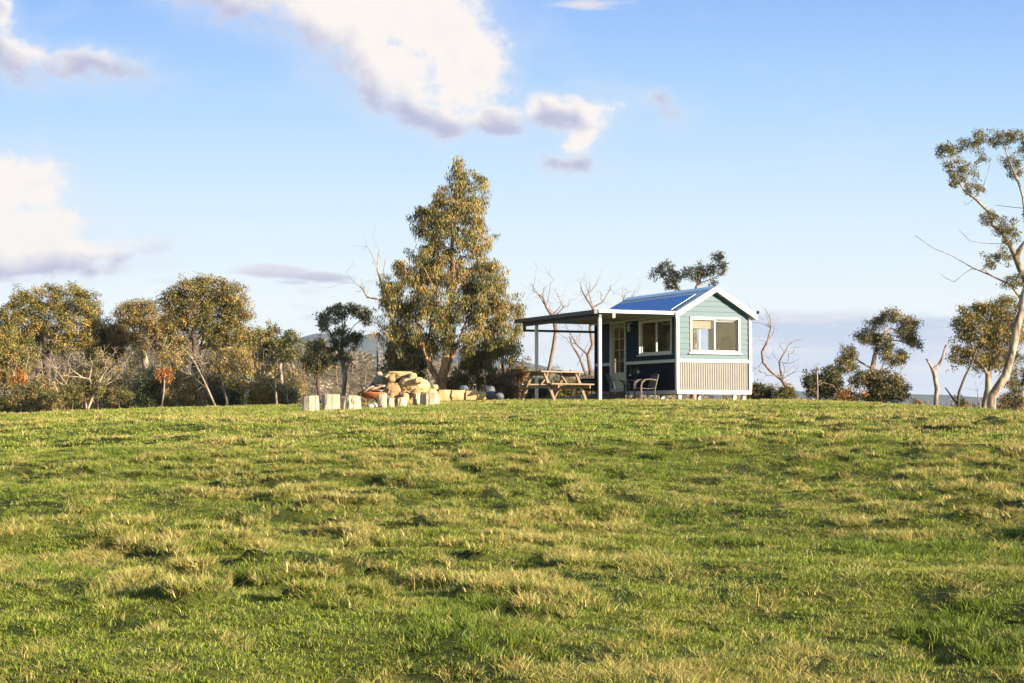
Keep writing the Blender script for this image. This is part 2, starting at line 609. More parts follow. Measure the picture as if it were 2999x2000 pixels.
def build_trees():
    # ---- the big gum
    cl = [(1345, 480, 20, 34), (1343, 515, 36, 30), (1318, 555, 54, 36), (1395, 530, 26, 40), (1310, 610, 95, 55), (1385, 610, 45, 50), (1250, 640, 55, 55),
          (1320, 680, 100, 50), (1400, 690, 40, 50), (1240, 760, 90, 55), (1330, 770, 100, 60), (1420, 800, 65, 60), (1190, 830, 70, 60), (1300, 850, 110, 70),
          (1430, 880, 85, 70), (1150, 920, 58, 75), (1250, 940, 95, 70), (1370, 950, 110, 65), (1490, 925, 52, 65), (1180, 1000, 60, 55, .6), (1462, 1000, 44, 36, .8), (1300, 1010, 70, 35, .6),
          (1395, 1030, 50, 30, 1.2), (1180, 1060, 50, 40, 1.6)]
    pal = PAL["gold"] * 2 + PAL["olive"] * 2 + PAL["bronze"] + PAL["grey"][:2]
    tree("gum_tree", "tall leafy gum tree with drooping foliage and bright orange trunk", "tree", 54.5, (1288, 1160),
         [[(1300, 1080), (1312, 1000), (1316, 900), (1325, 780), (1335, 640), (1345, 500)],
          [(1295, 1110), (1322, 1050), (1345, 1000), (1400, 900)],
          [(1290, 1130), (1262, 1085), (1240, 1020), (1215, 930)],
          [(1290, 1130), (1258, 1060), (1255, 1000), (1260, 900)],
          [(1314, 950), (1280, 860), (1240, 780)], [(1318, 880), (1370, 800), (1400, 700)]],
         cl, 760, 112, (.105, .026), .21, pal, "bark_gold", .17, .006, .74, .3, .06, seed=11, wob=.5, hang=2.0)
    # ---- small layered tree left of it
    tree("gum_tree", "small dark flat-topped tree with a slender twin trunk behind the stump seats", "tree", 58, (1015, 1160),
         [[(1010, 1100), (1002, 1050), (1000, 1000), (1010, 950), (1022, 920)], [(1016, 1150), (1016, 1080), (1030, 1020)],
          [(1002, 1030), (970, 985), (955, 950)], [(1004, 1000), (1040, 950), (1065, 935)]],
         [(970, 925, 38, 26), (1010, 905, 40, 20), (1050, 910, 32, 20), (1075, 930, 16, 20), (948, 950, 16, 20), (1000, 985, 38, 28), (1035, 995, 22, 25), (1055, 985, 12, 12), (985, 1030, 30, 30), (930, 1010, 22, 20),
          (1020, 1045, 14, 14)],
         190, 44, (.10, .032), .15, PAL["olive"] + PAL["grey"], "bark_pale", .075, .006, .5, seed=12, wob=.2)
    tree("gum_tree", "bushy low tree with broken dark crown left of the small flat-topped tree", "tree", 62, (935, 1165),
         [[(930, 1120), (932, 1060), (925, 1020)], [(932, 1090), (955, 1060)]],
         [(925, 1020, 30, 28), (940, 1050, 32, 26), (905, 1055, 26, 24), (925, 1085, 22, 14)], 60, 80, (.12, .04), .22, PAL["dark"] + PAL["bronze"], "bark_dark", .07, .007, seed=13, wob=.2)
    # ---- left gums
    tree("gum_tree", "broad round-crowned gum tree, leftmost of the tall gums", "tree", 68, (150, 1190),
         [[(140, 1120), (134, 1050), (132, 990), (120, 930)], [(134, 1045), (158, 990), (180, 930), (200, 890)], [(133, 1000), (90, 930), (60, 900)],
          [(132, 960), (150, 900), (190, 860)]],
         [(70, 890, 50, 42), (130, 870, 60, 42), (200, 865, 60, 38), (250, 890, 44, 50), (220, 940, 60, 50), (150, 930, 55, 45), (60, 950, 60, 50), (20, 930, 50, 45), (275, 930, 22, 40), (110, 980, 50, 40), (30, 1000, 50, 40), (60, 1050, 50, 34), (190, 1000, 50, 30), (250, 1000, 34, 30)],
         520, 70, (.105, .034), .24, PAL["gold"] + PAL["olive"], "bark_dark", .17, .009, .45, seed=21, wob=.4)
    tree("gum_tree", "largest round-topped gum tree with dark forked trunk in the left tree line", "tree", 66, (590, 1190),
         [[(580, 1130), (572, 1050), (572, 1000), (560, 940)], [(572, 1040), (595, 990), (620, 940), (640, 880)], [(572, 1010), (540, 950), (500, 900)],
          [(570, 980), (590, 900), (600, 850)]],
         [(505, 880, 42, 45), (560, 850, 55, 38), (620, 840, 52, 32), (680, 870, 48, 45), (700, 920, 34, 48), (640, 910, 60, 50), (570, 920, 60, 48), (510, 940, 50, 42), (675, 965, 40, 24), (610, 975, 45, 20), (520, 990, 40, 30), (660, 1010, 50, 30), (530, 1040, 40, 26)],
         520, 70, (.105, .034), .24, PAL["gold"] + PAL["olive"] + PAL["bronze"], "bark_dark", .17, .009, .45, seed=22, wob=.4)
    tree("gum_tree", "smaller rounded gum tree adjoining the left side of the largest round-topped gum", "tree", 70, (430, 1190),
         [[(430, 1120), (425, 1050), (415, 980), (400, 920)], [(420, 1010), (460, 960)], [(420, 1000), (380, 950)]],
         [(380, 920, 42, 40), (420, 910, 42, 38), (460, 950, 46, 40), (370, 975, 42, 38), (430, 985, 50, 40), (480, 990, 40, 40), (340, 985, 25, 30)],
         280, 72, (.105, .034), .23, PAL["gold"] + PAL["bronze"], "bark_pale", .13, .009, .45, seed=23, wob=.4)
    tree("gum_tree", "leaning open-crowned gum tree at the right end of the left tree line", "tree", 67, (720, 1190),
         [[(715, 1130), (700, 1070), (680, 1020), (660, 1000)], [(700, 1075), (730, 1020), (745, 980)]],
         [(700, 1000, 48, 38), (745, 990, 38, 34), (670, 1020, 36, 30), (720, 1040, 40, 28), (640, 990, 30, 30)], 170, 80, (.105, .034), .24, PAL["olive"] + PAL["gold"], "bark_pale", .11, .008, seed=24, wob=.3)
    tree("gum_tree", "thin scraggly gum tree with dark tufts at the top beside the blue mountain", "tree", 64, (830, 1180),
         [[(825, 1120), (820, 1060), (822, 1000), (800, 970)], [(822, 1030), (850, 1000), (860, 990)]],
         [(795, 965, 22, 16), (850, 985, 26, 20), (815, 1000, 36, 22), (840, 1025, 36, 26), (800, 1035, 34, 24), (775, 1020, 20, 20)], 90, 60, (.12, .04), .2, PAL["olive"] + PAL["dark"] + PAL["bronze"], "bark_pale", .08, .007, seed=25, wob=.3)
    tree("gum_tree", "gum tree with low yellow-green crown at the far left edge", "tree", 64, (15, 1200),
         [[(20, 1140), (25, 1070), (15, 1000)], [(22, 1090), (70, 1040)], [(22, 1100), (-40, 1040)]],
         [(0, 1010, 60, 45), (60, 1050, 45, 40), (-30, 1070, 50, 50), (10, 1100, 45, 45), (-60, 980, 60, 60)], 220, 80, (.11, .036), .26, PAL["olive"] + PAL["gold"], "bark_pale", .12, .008, seed=26, wob=.4)

    tree("gum_tree", "mid-height gum tree filling the dip right of the leftmost tall gum", "tree", 71, (318, 1190),
         [[(318, 1120), (314, 1050), (306, 990)], [(316, 1060), (345, 1000)], [(315, 1040), (280, 985)]],
         [(300, 965, 36, 30), (340, 985, 34, 30), (275, 1000, 34, 34), (320, 1020, 50, 34), (300, 1060, 50, 34)], 200, 70, (.105, .034), .24, PAL["gold"] + PAL["olive"], "bark_pale", .1, .008, seed=27, wob=.4)
    tree("gum_tree", "mid-height gum tree between the leaning gum and the scraggly gum", "tree", 70, (778, 1190),
         [[(778, 1120), (775, 1060), (770, 1010)], [(776, 1070), (800, 1030)]],
         [(765, 1000, 34, 28), (790, 1025, 30, 28), (750, 1035, 34, 30), (780, 1060, 44, 30)], 130, 66, (.10, .033), .22, PAL["gold"] + PAL["bronze"], "bark_pale", .08, .008, seed=28, wob=.4)
    tree("gum_tree", "golden low-branched gum tree in front of the largest gum's right edge", "tree", 63, (690, 1190),
         [[(690, 1130), (696, 1080), (690, 1040)], [(692, 1110), (725, 1070)], [(692, 1110), (655, 1070)]],
         [(690, 1040, 44, 32), (650, 1070, 36, 32), (725, 1075, 36, 32), (690, 1095, 50, 30)], 150, 60, (.10, .032), .22, PAL["gold"] + SCRUB, "bark_pale", .07, .007, seed=29, wob=.3)
    # ---- understorey of the left tree line
    def shrub(label, px, top, half, Y, pal, seed, bark="bark_pale", n=70, per=75, cat="shrub", sp=.26):
        b = P(px, 1190, Y)
        g = H(b[0], Y)
        gy = 1210 - (g - EYE) / Y * F
        h = gy - top
        cl = [(px, top + h * .3, half * .65, h * .3), (px - half * .5, top + h * .55, half * .5, h * .32), (px + half * .5, top + h * .5, half * .5, h * .32), (px, top + h * .72, half * .85, h * .26)]
        return tree("shrub", label, cat, Y, (px, gy), [[(px, gy - h * .25), (px + seed % 5 * 3 - 6, gy - h * .6)], [(px, gy - h * .1), (px - half * .6, gy - h * .7)], [(px, gy - h * .1), (px + half * .6, gy - h * .65)]],
                    cl, n, int(per * 1.3), (.105, .034), sp, pal, bark, .05, .006, .4, group=None, seed=seed, wob=.3)
    S = [("olive gum sapling thicket below the leftmost tall gum, by the photo's left edge", 55, 1075, 60, 61, "gold", 31),
         ("rounded gold-green shrub beside the pale dead branches under the leftmost tall gum", 215, 1060, 62, 63, "gold", 32),
         ("grey-green shrub behind the long pale leaning branch below the gap between the tall gums", 300, 1010, 62, 66, "grey", 33),
         ("tall bronze thicket joining the leftmost tall gum to the next one", 320, 955, 45, 72, "bronze", 34),
         ("very dark shrub low under the smaller rounded gum", 432, 1060, 45, 60, "dark", 35),
         ("gold-green bush right of the very dark shrub", 540, 1090, 62, 62, "gold", 36),
         ("wide olive bush under the largest round-topped gum", 610, 1040, 60, 65, "olive", 37),
         ("dense shrub of olive leaves between pale stems right of the largest gum", 700, 1085, 60, 62, "olive", 38),
         ("low golden shrub at the right end of the left tree line", 775, 1100, 50, 60, "gold", 39),
         ("sparse grey-brown shrub behind the scraggly gum", 850, 1050, 50, 75, "bronze", 40),
         ("bronze bush filling the gap low under the leftmost gum", 130, 1100, 60, 60, "bronze", 41),
         ("dull olive bush just left of the very dark shrub", 360, 1085, 55, 62, "olive", 42),
         ("dark low bush at the foot of the leaning open-crowned gum", 655, 1130, 45, 59, "dark", 43),
         ("grey scrubby bush left of the nearest sawn stump", 830, 1125, 45, 60, "grey", 44)]
    S += [("mid-height golden gum scrub between the two leftmost tall gums", 265, 985, 55, 69, "gold", 45), ("loose olive scrub reaching up below the smaller rounded gum", 395, 1000, 52, 67, "olive", 46),
          ("golden scrub thick behind the rust-leaved sapling, under the largest gum's left side", 500, 1005, 50, 64, "gold", 47), ("bronze-gold scrub under the right side of the largest gum's crown", 645, 1000, 50, 64.5, "bronze", 48),
          ("golden scrub between the leaning gum and the scraggly gum", 770, 1020, 42, 65, "gold", 49), ("dense olive scrub low behind the leftmost tall gum's trunk", 90, 1010, 62, 70, "olive", 50), ("tall bronze scrub behind the leftmost gum's right side", 185, 1000, 52, 72, "bronze", 52)]
    for (lb, px, top, half, Y, pal, sd) in S:
        shrub(lb, px, top, half, Y, (PAL["dark"] if pal == "dark" else SCRUB + PAL[pal]), sd, n=80, per=52, sp=.22)
    # low dark edge along the crest at far left: separate heath bushes
    proto = None
    hb = [(20, 60, "low dark heath bush at the extreme left of the paddock edge"), (85, 58, "second low dark heath bush from the left edge"), (150, 57, "low dark heath bush in front of the bronze bush"),
          (215, 57.5, "low dark heath bush below the gold-green shrub"), (280, 58, "low dark heath bush at the foot of the grey-green shrub"), (345, 58, "low dark heath bush where the dark edge ends near the very dark shrub")]
    for k, (px, Y, lb) in enumerate(hb):
        b = P(px, 1200, Y); z = H(b[0], Y) - .05
        if proto is None:
            proto = tree("heath_bush", lb, "bush", Y, (px, 1200), [[(px, 1195), (px + 3, 1185)]], [(px, 1190, 48, 24), (px + 20, 1185, 26, 20)], 60, 60, (.07, .03), .16, PAL["bronze"] + PAL["olive"], "bark_dark", .03, .004, .2,
                         group="low dark heath bushes along the left paddock edge", seed=51, wob=.1)
        else:
            copy_tree(proto, (b[0], Y, z), k * 1.3, 1.0 + .15 * math.sin(k * 2.1), lb)
    # rusty dead-leaved saplings
    for (px, top, Y, lb, sd) in ((52, 1080, 58, "thin sapling with rust-orange leaves at the left end of the tree line", 61), (478, 1070, 58, "thin sapling with rust-orange leaves in front of the very dark shrub", 62)):
        tree("sapling", lb, "sapling", Y, (px, 1190), [[(px + 2, 1150), (px + 4, top + 30)]], [(px + 8, top + 10, 10, 14), (px - 8, top + 30, 12, 14), (px + 18, top + 30, 8, 10)], 20, 34, (.10, .03), .13, "rust", "bark_dead", .03, .005, .5, group="rust-leaved saplings", seed=sd, wob=.1)

    # ---- bare pale trees and branches among the left gums
    def bare(label, Y, base, paths, clumps, n, R0=.07, bark="bark_pale", seed=1, name="bare_tree", bf=.25, r0=.007, jit=.13, lift=0, wob=.3, twigs=4):
        return tree(name, label, "dead tree", Y, base, paths, clumps, int(n * 2.6), 0, bark=bark, R0=R0 * .8, r0=r0, bf=bf, jit=jit, seed=seed, wob=wob, lift=lift, twigs=twigs if n else 0)
    bare("long pale bare branch arching down to the right under the leftmost gum", 58.0, (262, 1190), [[(250, 1170), (205, 1140), (170, 1118), (120, 1100)], [(205, 1140), (180, 1105), (150, 1060), (115, 1030)]], [(150, 1080, 50, 40)], 14, .045, seed=71)
    bare("pale bare multi-stemmed tree with crooked limbs right of the gold-green shrub", 57.7, (275, 1190), [[(277, 1150), (285, 1120), (330, 1080), (370, 1060)], [(277, 1160), (262, 1110), (240, 1105), (190, 1100), (150, 1070)], [(285, 1120), (318, 1075), (345, 1065)], [(278, 1150), (300, 1105), (310, 1060)]],
         [(220, 1050, 60, 40), (330, 1040, 55, 40)], 40, .06, seed=72)
    bare("pale forked bare tree beside the right-hand gold-green bush", 58.7, (300, 1195), [[(290, 1165), (265, 1145), (252, 1135)], [(290, 1165), (305, 1130), (340, 1110), (360, 1085)]], [(310, 1100, 50, 30)], 16, .05, seed=73)
    bare("long pale leaning limb across the foot of the largest round-topped gum", 58.0, (640, 1190), [[(620, 1165), (595, 1130), (560, 1100), (520, 1080)], [(620, 1165), (600, 1120), (570, 1060), (540, 1020)]], [(560, 1060, 50, 40)], 16, .05, seed=74)
    bare("pale bare tree with spreading crooked limbs in front of the largest gum", 58.2, (655, 1190), [[(655, 1140), (680, 1105), (620, 1098), (590, 1060), (560, 1010)], [(657, 1150), (650, 1110), (640, 1080)], [(656, 1160), (672, 1120), (668, 1080)]], [(600, 1040, 60, 40), (680, 1060, 40, 40)], 40, .06, seed=75)
    bare("pale bare tree whose crooked branch reaches up right beside the leaning gum", 58.5, (712, 1190), [[(722, 1155), (740, 1125), (765, 1080), (790, 1065)], [(722, 1155), (700, 1120), (690, 1080)], [(740, 1125), (715, 1100), (725, 1040)]], [(770, 1050, 50, 40), (700, 1060, 40, 40)], 36, .055, seed=76)
    bare("slender pale bare tree left of the sawn stumps", 57.2, (812, 1190), [[(808, 1150), (806, 1100), (810, 1050)], [(808, 1140), (838, 1110), (845, 1090)], [(808, 1140), (780, 1110), (775, 1080)]], [(805, 1060, 40, 50)], 40, .04, seed=77)
    bare("short bare grey tree next to the slender pale one", 58.0, (850, 1190), [[(840, 1160), (815, 1130), (805, 1110)], [(846, 1170), (858, 1130)]], [(850, 1090, 40, 45)], 36, .035, seed=78)
    bare("grey leafless tree in the gap between the smaller rounded gum and the largest gum", 64.0, (480, 1190), [[(478, 1130), (470, 1060), (440, 1010)], [(476, 1090), (520, 1040)]], [(450, 1010, 60, 40), (530, 1040, 40, 40)], 60, .05, bark="bark_dead", seed=79)
    bare("fine-twigged grey leafless tree between the leaning gum and the scraggly gum", 66.0, (770, 1190), [[(768, 1130), (760, 1060), (765, 1000)]], [(765, 1040, 50, 60)], 90, .05, bark="bark_dead", seed=80)

    more = [(60, 60, "pale crooked bare tree by the thin rust-leaved sapling at the left end"), (180, 59.5, "small pale many-branched bare tree in front of the bronze bush"), (385, 60, "pale bare tree with upswept limbs between the dull olive bush and the very dark shrub"),
            (520, 59, "pale bare tree right of the rust-leaved sapling by the very dark shrub"), (585, 60, "grey bare tree low in front of the wide olive bush"), (752, 59.5, "twiggy pale bare tree in front of the low golden shrub")]
    for k, (px, Y, lb) in enumerate(more):
        Y = 60.2 + .5 * (k % 3)
        sg = -1 if k % 2 else 1
        bare(lb, Y, (px, 1190), [[(px + 4 * sg, 1160), (px + 22 * sg, 1125), (px + 55 * sg, 1095), (px + 62 * sg, 1060)], [(px + 6 * sg, 1155), (px - 18 * sg, 1110), (px - 26 * sg, 1070)], [(px + 22 * sg, 1125), (px + 14 * sg, 1080), (px + 24 * sg, 1045)], [(px - 18 * sg, 1110), (px - 48 * sg, 1085)]],
             [(px + 30 * sg, 1060, 40, 34), (px - 30 * sg, 1070, 34, 30)], 26, .05, seed=300 + k)
    # ---- dead trees round the big gum
    bare("tall white dead tree whose forked top shows left of the big gum", 57.5, (1146, 1160),
         [[(1146, 1080), (1150, 1000), (1148, 930), (1130, 880), (1118, 830)], [(1118, 840), (1106, 790), (1096, 760), (1080, 728)], [(1108, 800), (1106, 760), (1110, 740)],
          [(1138, 905), (1075, 870), (1060, 845), (1042, 828)], [(1066, 855), (1060, 830), (1060, 815)], [(1112, 810), (1125, 780), (1128, 765)]],
         [(1100, 760, 20, 25), (1060, 845, 22, 20)], 16, .11, "bark_pale", 81, r0=.005)
    bare("slim white dead pole trunk beside the tall white dead tree", 58, (1112, 1160), [[(1106, 1085), (1105, 1030), (1108, 985)]], [], 0, .035, "bark_dead", 82)
    tree("shrub", "dark dense bush in the shade below the left side of the big gum", "shrub", 57, (1190, 1160), [[(1190, 1120), (1195, 1060)], [(1190, 1130), (1160, 1080)], [(1190, 1130), (1225, 1070)]],
         [(1185, 1040, 50, 50), (1215, 1070, 36, 45), (1160, 1090, 36, 36), (1200, 1110, 50, 30)], 130, 80, (.10, .035), .22, PAL["dark"], "bark_dark", .05, .006, .6, seed=83)
    tree("shrub", "hanging olive bush right of the big gum's orange trunk", "shrub", 56, (1400, 1160), [[(1400, 1120), (1400, 1060)], [(1400, 1130), (1370, 1070)], [(1400, 1130), (1440, 1070)]],
         [(1400, 1050, 55, 36), (1370, 1090, 36, 40), (1420, 1100, 36, 40), (1345, 1110, 22, 30)], 90, 60, (.11, .03), .22, PAL["olive"] + PAL["bronze"], "bark_dark", .05, .006, .85, seed=84)
    tree("shrub", "dark drooping bush under the right edge of the big gum's crown", "shrub", 57.5, (1480, 1160), [[(1478, 1110), (1470, 1040)], [(1478, 1110), (1500, 1050)]],  # crown underside as its own bush, its shade put into dark leaf colour
         [(1455, 1010, 50, 26), (1490, 1025, 24, 40), (1430, 1020, 40, 22)], 70, 70, (.11, .035), .2, PAL["dark"], "bark_dark", .05, .006, .8, seed=85)
    for (px, top, half, Y, pal, sd, lb) in ((1520, 1055, 48, 57, "rust", 86, "russet-tipped rounded shrub left of the picnic table"), (1470, 1085, 34, 56, "bronze", 87, "brown scrubby bush between the sandstone row and the russet shrub"),
                                            (1570, 1105, 36, 56, "dark", 88, "dark green bush behind the left end of the picnic table"), (1655, 1110, 34, 57, "olive", 89, "olive weedy bush seen beneath the picnic tabletop"),
                                            (1320, 1100, 26, 56, "bronze", 90, "twiggy brown bush at the foot of the big gum"), (1700, 1120, 28, 57, "bronze", 91, "brown bush behind the right end of the picnic table")):
        shrub(lb, px, top, half, Y, PAL[pal] + PAL["bronze"], sd, n=50, per=60, sp=.2)
    # ---- dead trees seen through and above the veranda
    bare("dead grey tree with thin upright branches just right of the big gum", 58, (1612, 1160),
         [[(1608, 1080), (1620, 1020), (1628, 970), (1622, 930), (1600, 900), (1575, 860), (1555, 830)], [(1622, 940), (1650, 900), (1636, 870), (1625, 850)], [(1600, 900), (1590, 870), (1592, 845)],
          [(1640, 910), (1665, 895), (1668, 880)], [(1584, 885), (1560, 850), (1568, 815)], [(1618, 890), (1610, 850), (1612, 830)]],
         [(1570, 850, 34, 34), (1620, 870, 36, 34), (1650, 900, 24, 24)], 34, .085, "bark_snag", 92, r0=.005)
    bare("twisted dead tree with a wide bare fan of branches above the veranda roof", 58.5, (1728, 1160),
         [[(1730, 1090), (1722, 1040), (1735, 1010), (1728, 960), (1738, 930), (1736, 900), (1715, 870), (1704, 850)], [(1735, 905), (1765, 885), (1785, 850), (1788, 835)], [(1728, 890), (1724, 855), (1728, 825)], [(1726, 1040), (1690, 1010), (1672, 980), (1655, 955)],
          [(1690, 1005), (1705, 960)], [(1722, 870), (1745, 835), (1752, 818)], [(1708, 860), (1700, 830), (1708, 815)]],
         [(1722, 850, 40, 34), (1775, 860, 26, 30), (1685, 990, 28, 32), (1740, 960, 14, 40)], 44, .09, "bark_snag", 93, r0=.005)
    bare("second crooked dead trunk standing close behind the veranda fan-branched tree", 58, (1716, 1160), [[(1716, 1100), (1700, 1050), (1675, 1010), (1668, 985)], [(1705, 1060), (1690, 1070)], [(1690, 1030), (1730, 990)]], [(1680, 990, 20, 20)], 6, .06, "bark_snag", 94)
    bare("bare grey twigs of a dead tree just above the far end of the cabin roof", 60, (1835, 1160), [[(1832, 1050), (1828, 950), (1826, 880), (1824, 860)], [(1828, 900), (1850, 875), (1860, 850)], [(1828, 890), (1832, 858)]], [(1838, 862, 28, 20)], 16, .06, "bark_snag", 95, r0=.005)
    # ---- tree behind the cabin
    tree("gum_tree", "dark spreading gum tree whose top rises behind the cabin's ridge", "tree", 60, (2030, 1160),
         [[(2030, 1050), (2028, 950), (2020, 870), (1990, 850), (1960, 835)], [(2024, 900), (2045, 830), (2065, 790), (2090, 760)], [(2000, 850), (1960, 820), (1935, 800)], [(2050, 820), (2090, 815), (2115, 800)]],
         [(1925, 800, 24, 18), (1955, 785, 26, 20), (1985, 812, 40, 22), (1965, 832, 26, 14), (2025, 795, 34, 18), (2065, 790, 34, 22), (2100, 745, 22, 20), (2110, 785, 22, 24), (2090, 830, 14, 12), (2050, 810, 22, 16)],
         170, 26, (.10, .032), .13, PAL["bronze"] + PAL["dark"] + PAL["grey"], "bark_pale", .11, .006, .4, seed=101, wob=.3)
    # ---- right of the cabin
    bare("weathered dead tree with two crooked leaning stems right of the cabin", 56, (2320, 1165),
         [[(2315, 1150), (2290, 1110), (2255, 1085), (2235, 1060), (2232, 1030), (2248, 1000), (2258, 960), (2255, 930), (2240, 905)], [(2280, 1100), (2282, 1060), (2295, 1030), (2284, 1010)], [(2286, 1080), (2310, 1065), (2340, 1052)],
          [(2292, 1035), (2310, 1010), (2335, 995)], [(2248, 1000), (2262, 980), (2268, 960)], [(2236, 1080), (2215, 1080), (2198, 1090)], [(2255, 950), (2225, 945), (2205, 945)], [(2290, 1040), (2262, 1035), (2250, 1050)], [(2300, 1110), (2325, 1090), (2335, 1080)]],
         [(2255, 930, 22, 34), (2320, 1015, 30, 26), (2315, 1075, 28, 24), (2230, 1100, 26, 18)], 40, .095, "bark_dead", 102, r0=.005, jit=.16)
    tree("gum_tree", "bushy gum tree with a leaning bronze crown between the cabin and the tall right gum", "tree", 57, (2560, 1170),
         [[(2556, 1120), (2555, 1080), (2562, 1040), (2580, 990), (2610, 960)], [(2560, 1100), (2590, 1060), (2620, 1020)], [(2556, 1090), (2520, 1060), (2490, 1040)], [(2575, 1000), (2545, 970)], [(2590, 985), (2640, 1000), (2670, 1010)]],
         [(2610, 925, 28, 20), (2570, 945, 24, 20), (2660, 945, 28, 22), (2545, 985, 40, 22), (2650, 975, 34, 20), (2590, 1005, 32, 26), (2675, 1005, 24, 16), (2620, 1045, 36, 24), (2485, 1035, 22, 26), (2475, 1070, 26, 24), (2450, 1085, 14, 16)],
         280, 48, (.09, .029), .17, PAL["bronze"] + PAL["olive"] + PAL["gold"][:2], "bark_pale", .10, .006, .4, seed=103, wob=.3)
    tree("shrub", "dense rounded dark bush at the foot of the leaning bronze-crowned gum", "shrub", 56, (2590, 1170), [[(2590, 1140), (2590, 1110)], [(2590, 1150), (2550, 1120)], [(2590, 1150), (2630, 1125)]],
         [(2530, 1110, 40, 26), (2590, 1115, 50, 34), (2630, 1140, 36, 30), (2570, 1150, 50, 22)], 130, 80, (.10, .035), .19, PAL["bronze"] + PAL["dark"], "bark_dark", .05, .006, seed=104)
    tree("shrub", "dark green bush with a bare pale stem right of the weathered dead tree", "shrub", 56, (2400, 1165), [[(2395, 1130), (2393, 1090)], [(2400, 1140), (2375, 1110)], [(2400, 1140), (2430, 1105)]],
         [(2380, 1110, 26, 24), (2430, 1095, 26, 28), (2405, 1140, 42, 22), (2440, 1125, 22, 20)], 90, 80, (.10, .035), .18, PAL["dark"] + PAL["bronze"][:2], "bark_dark", .05, .006, seed=105)
    bare("small bare pale sapling with two arms in front of the dark green bush", 55.5, (2393, 1165), [[(2394, 1130), (2393, 1080)], [(2394, 1140), (2410, 1120), (2440, 1128), (2462, 1160)], [(2392, 1090), (2372, 1080)]], [(2400, 1075, 22, 18)], 12, .035, "bark_dead", 106, r0=.004)
    for (px, top, half, Y, pal, sd, lb) in ((2225, 1125, 30, 56, "dark", 107, "low dark shrub against the right-hand corner of the cabin"), (2300, 1130, 28, 55.5, "olive", 108, "low olive shrub at the foot of the weathered dead tree"),
                                            (2480, 1140, 32, 55.5, "rust", 109, "low russet shrub between the dark green bush and the rounded bush"), (2690, 1170, 26, 55, "bronze", 110, "very low bronze bush left of the forked dead stump"),
                                            (2820, 1170, 20, 55, "bronze", 111, "small dark bush between the leaning dark stem and the tall gum's trunk"), (2960, 1100, 50, 56, "bronze", 112, "bronze bush behind the base of the tall right gum"),
                                            (2985, 1010, 40, 58, "olive", 113, "olive leafy bush at the photo's right edge behind the tall gum")):
        shrub(lb, px, top, half, Y, PAL[pal] + PAL["bronze"], sd, n=50, per=60, sp=.17)
    bare("forked dead trunk standing alone left of the tall right gum", 54, (2744, 1195),
         [[(2744, 1140), (2738, 1100), (2732, 1082), (2722, 1065), (2713, 1050)], [(2733, 1088), (2748, 1070), (2760, 1050), (2766, 1025), (2771, 1010)]], [], 0, .10, "bark_dead", 114, r0=.03)
    # ---- the tall right gum
    tree("gum_tree", "tall open gum tree with leaning pale trunk and long bare branch", "tree", 54, (2885, 1200),
         [[(2905, 1160), (2945, 1100), (2962, 1040), (2975, 960), (2995, 880), (3010, 830), (2975, 750), (2935, 680), (2895, 620), (2855, 580), (2825, 560)],
          [(3000, 860), (2960, 835), (2900, 805), (2850, 785), (2790, 750), (2730, 725), (2695, 700), (2680, 690)], [(2850, 783), (2825, 800), (2795, 825), (2770, 815), (2755, 802)], [(2930, 815), (2880, 790), (2845, 790)],
          [(2925, 715), (2880, 712), (2840, 705), (2808, 672)], [(2850, 580), (2880, 545), (2895, 500), (2900, 460)], [(2830, 565), (2800, 520), (2785, 470), (2775, 440)], [(2855, 605), (2830, 600), (2825, 590)],
          [(2985, 770), (3010, 700), (3000, 610), (2985, 540), (2960, 480), (2945, 440)], [(3010, 700), (3060, 640), (3080, 560)], [(2990, 620), (2950, 605), (2915, 600)], [(2950, 1100), (2990, 1060), (3020, 1000)]],
         [(2765, 440, 30, 22), (2800, 430, 34, 20), (2845, 420, 34, 18), (2870, 400, 30, 16), (2930, 405, 44, 20), (2980, 400, 36, 20), (2800, 490, 30, 26), (2830, 510, 30, 26), (2850, 550, 28, 20), (2805, 530, 24, 20), (2960, 470, 26, 24), (2975, 500, 18, 24), (2870, 460, 16, 18),
          (2895, 635, 24, 20), (2950, 660, 34, 24), (2920, 640, 18, 14), (2900, 760, 32, 20), (2940, 750, 26, 22), (2950, 690, 30, 20), (2965, 820, 34, 24), (3030, 430, 40, 40), (3060, 520, 50, 50), (3040, 640, 40, 40)],
         320, 50, (.095, .028), .15, PAL["bronze"] + PAL["grey"] + PAL["olive"], "bark_pale", .135, .006, .45, .25, .07, seed=121, wob=.3)
    tree("gum_tree", "bushy gold-green gum tree standing against the tall right gum's trunk", "tree", 56, (2890, 1195),
         [[(2895, 1140), (2900, 1080), (2905, 1020), (2900, 960)], [(2895, 1150), (2870, 1060), (2850, 1000)], [(2900, 1100), (2940, 1030)]],
         [(2850, 910, 36, 28), (2820, 960, 36, 34), (2900, 920, 44, 36), (2950, 900, 44, 36), (2870, 990, 50, 40), (2930, 980, 50, 44), (2810, 1040, 30, 26), (2860, 1050, 44, 30), (2930, 1050, 44, 36), (2975, 960, 30, 40)],
         340, 68, (.095, .03), .20, PAL["gold"] + PAL["olive"] + PAL["bronze"], "bark_pale", .11, .007, .45, seed=122, wob=.4)
    bare("leaning dark stem rising right toward the bushy gold-green gum", 54.5, (2800, 1195), [[(2808, 1150), (2825, 1105), (2848, 1060), (2860, 1020)], [(2804, 1180), (2790, 1165), (2768, 1135)]], [], 0, .06, "bark_dark", 123, r0=.03)
    bare("thin pale dead sapling left of the tall gum's trunk base", 55, (2865, 1195), [[(2865, 1170), (2863, 1140)]], [(2862, 1140, 8, 8)], 3, .02, "bark_dead", 124, r0=.006)
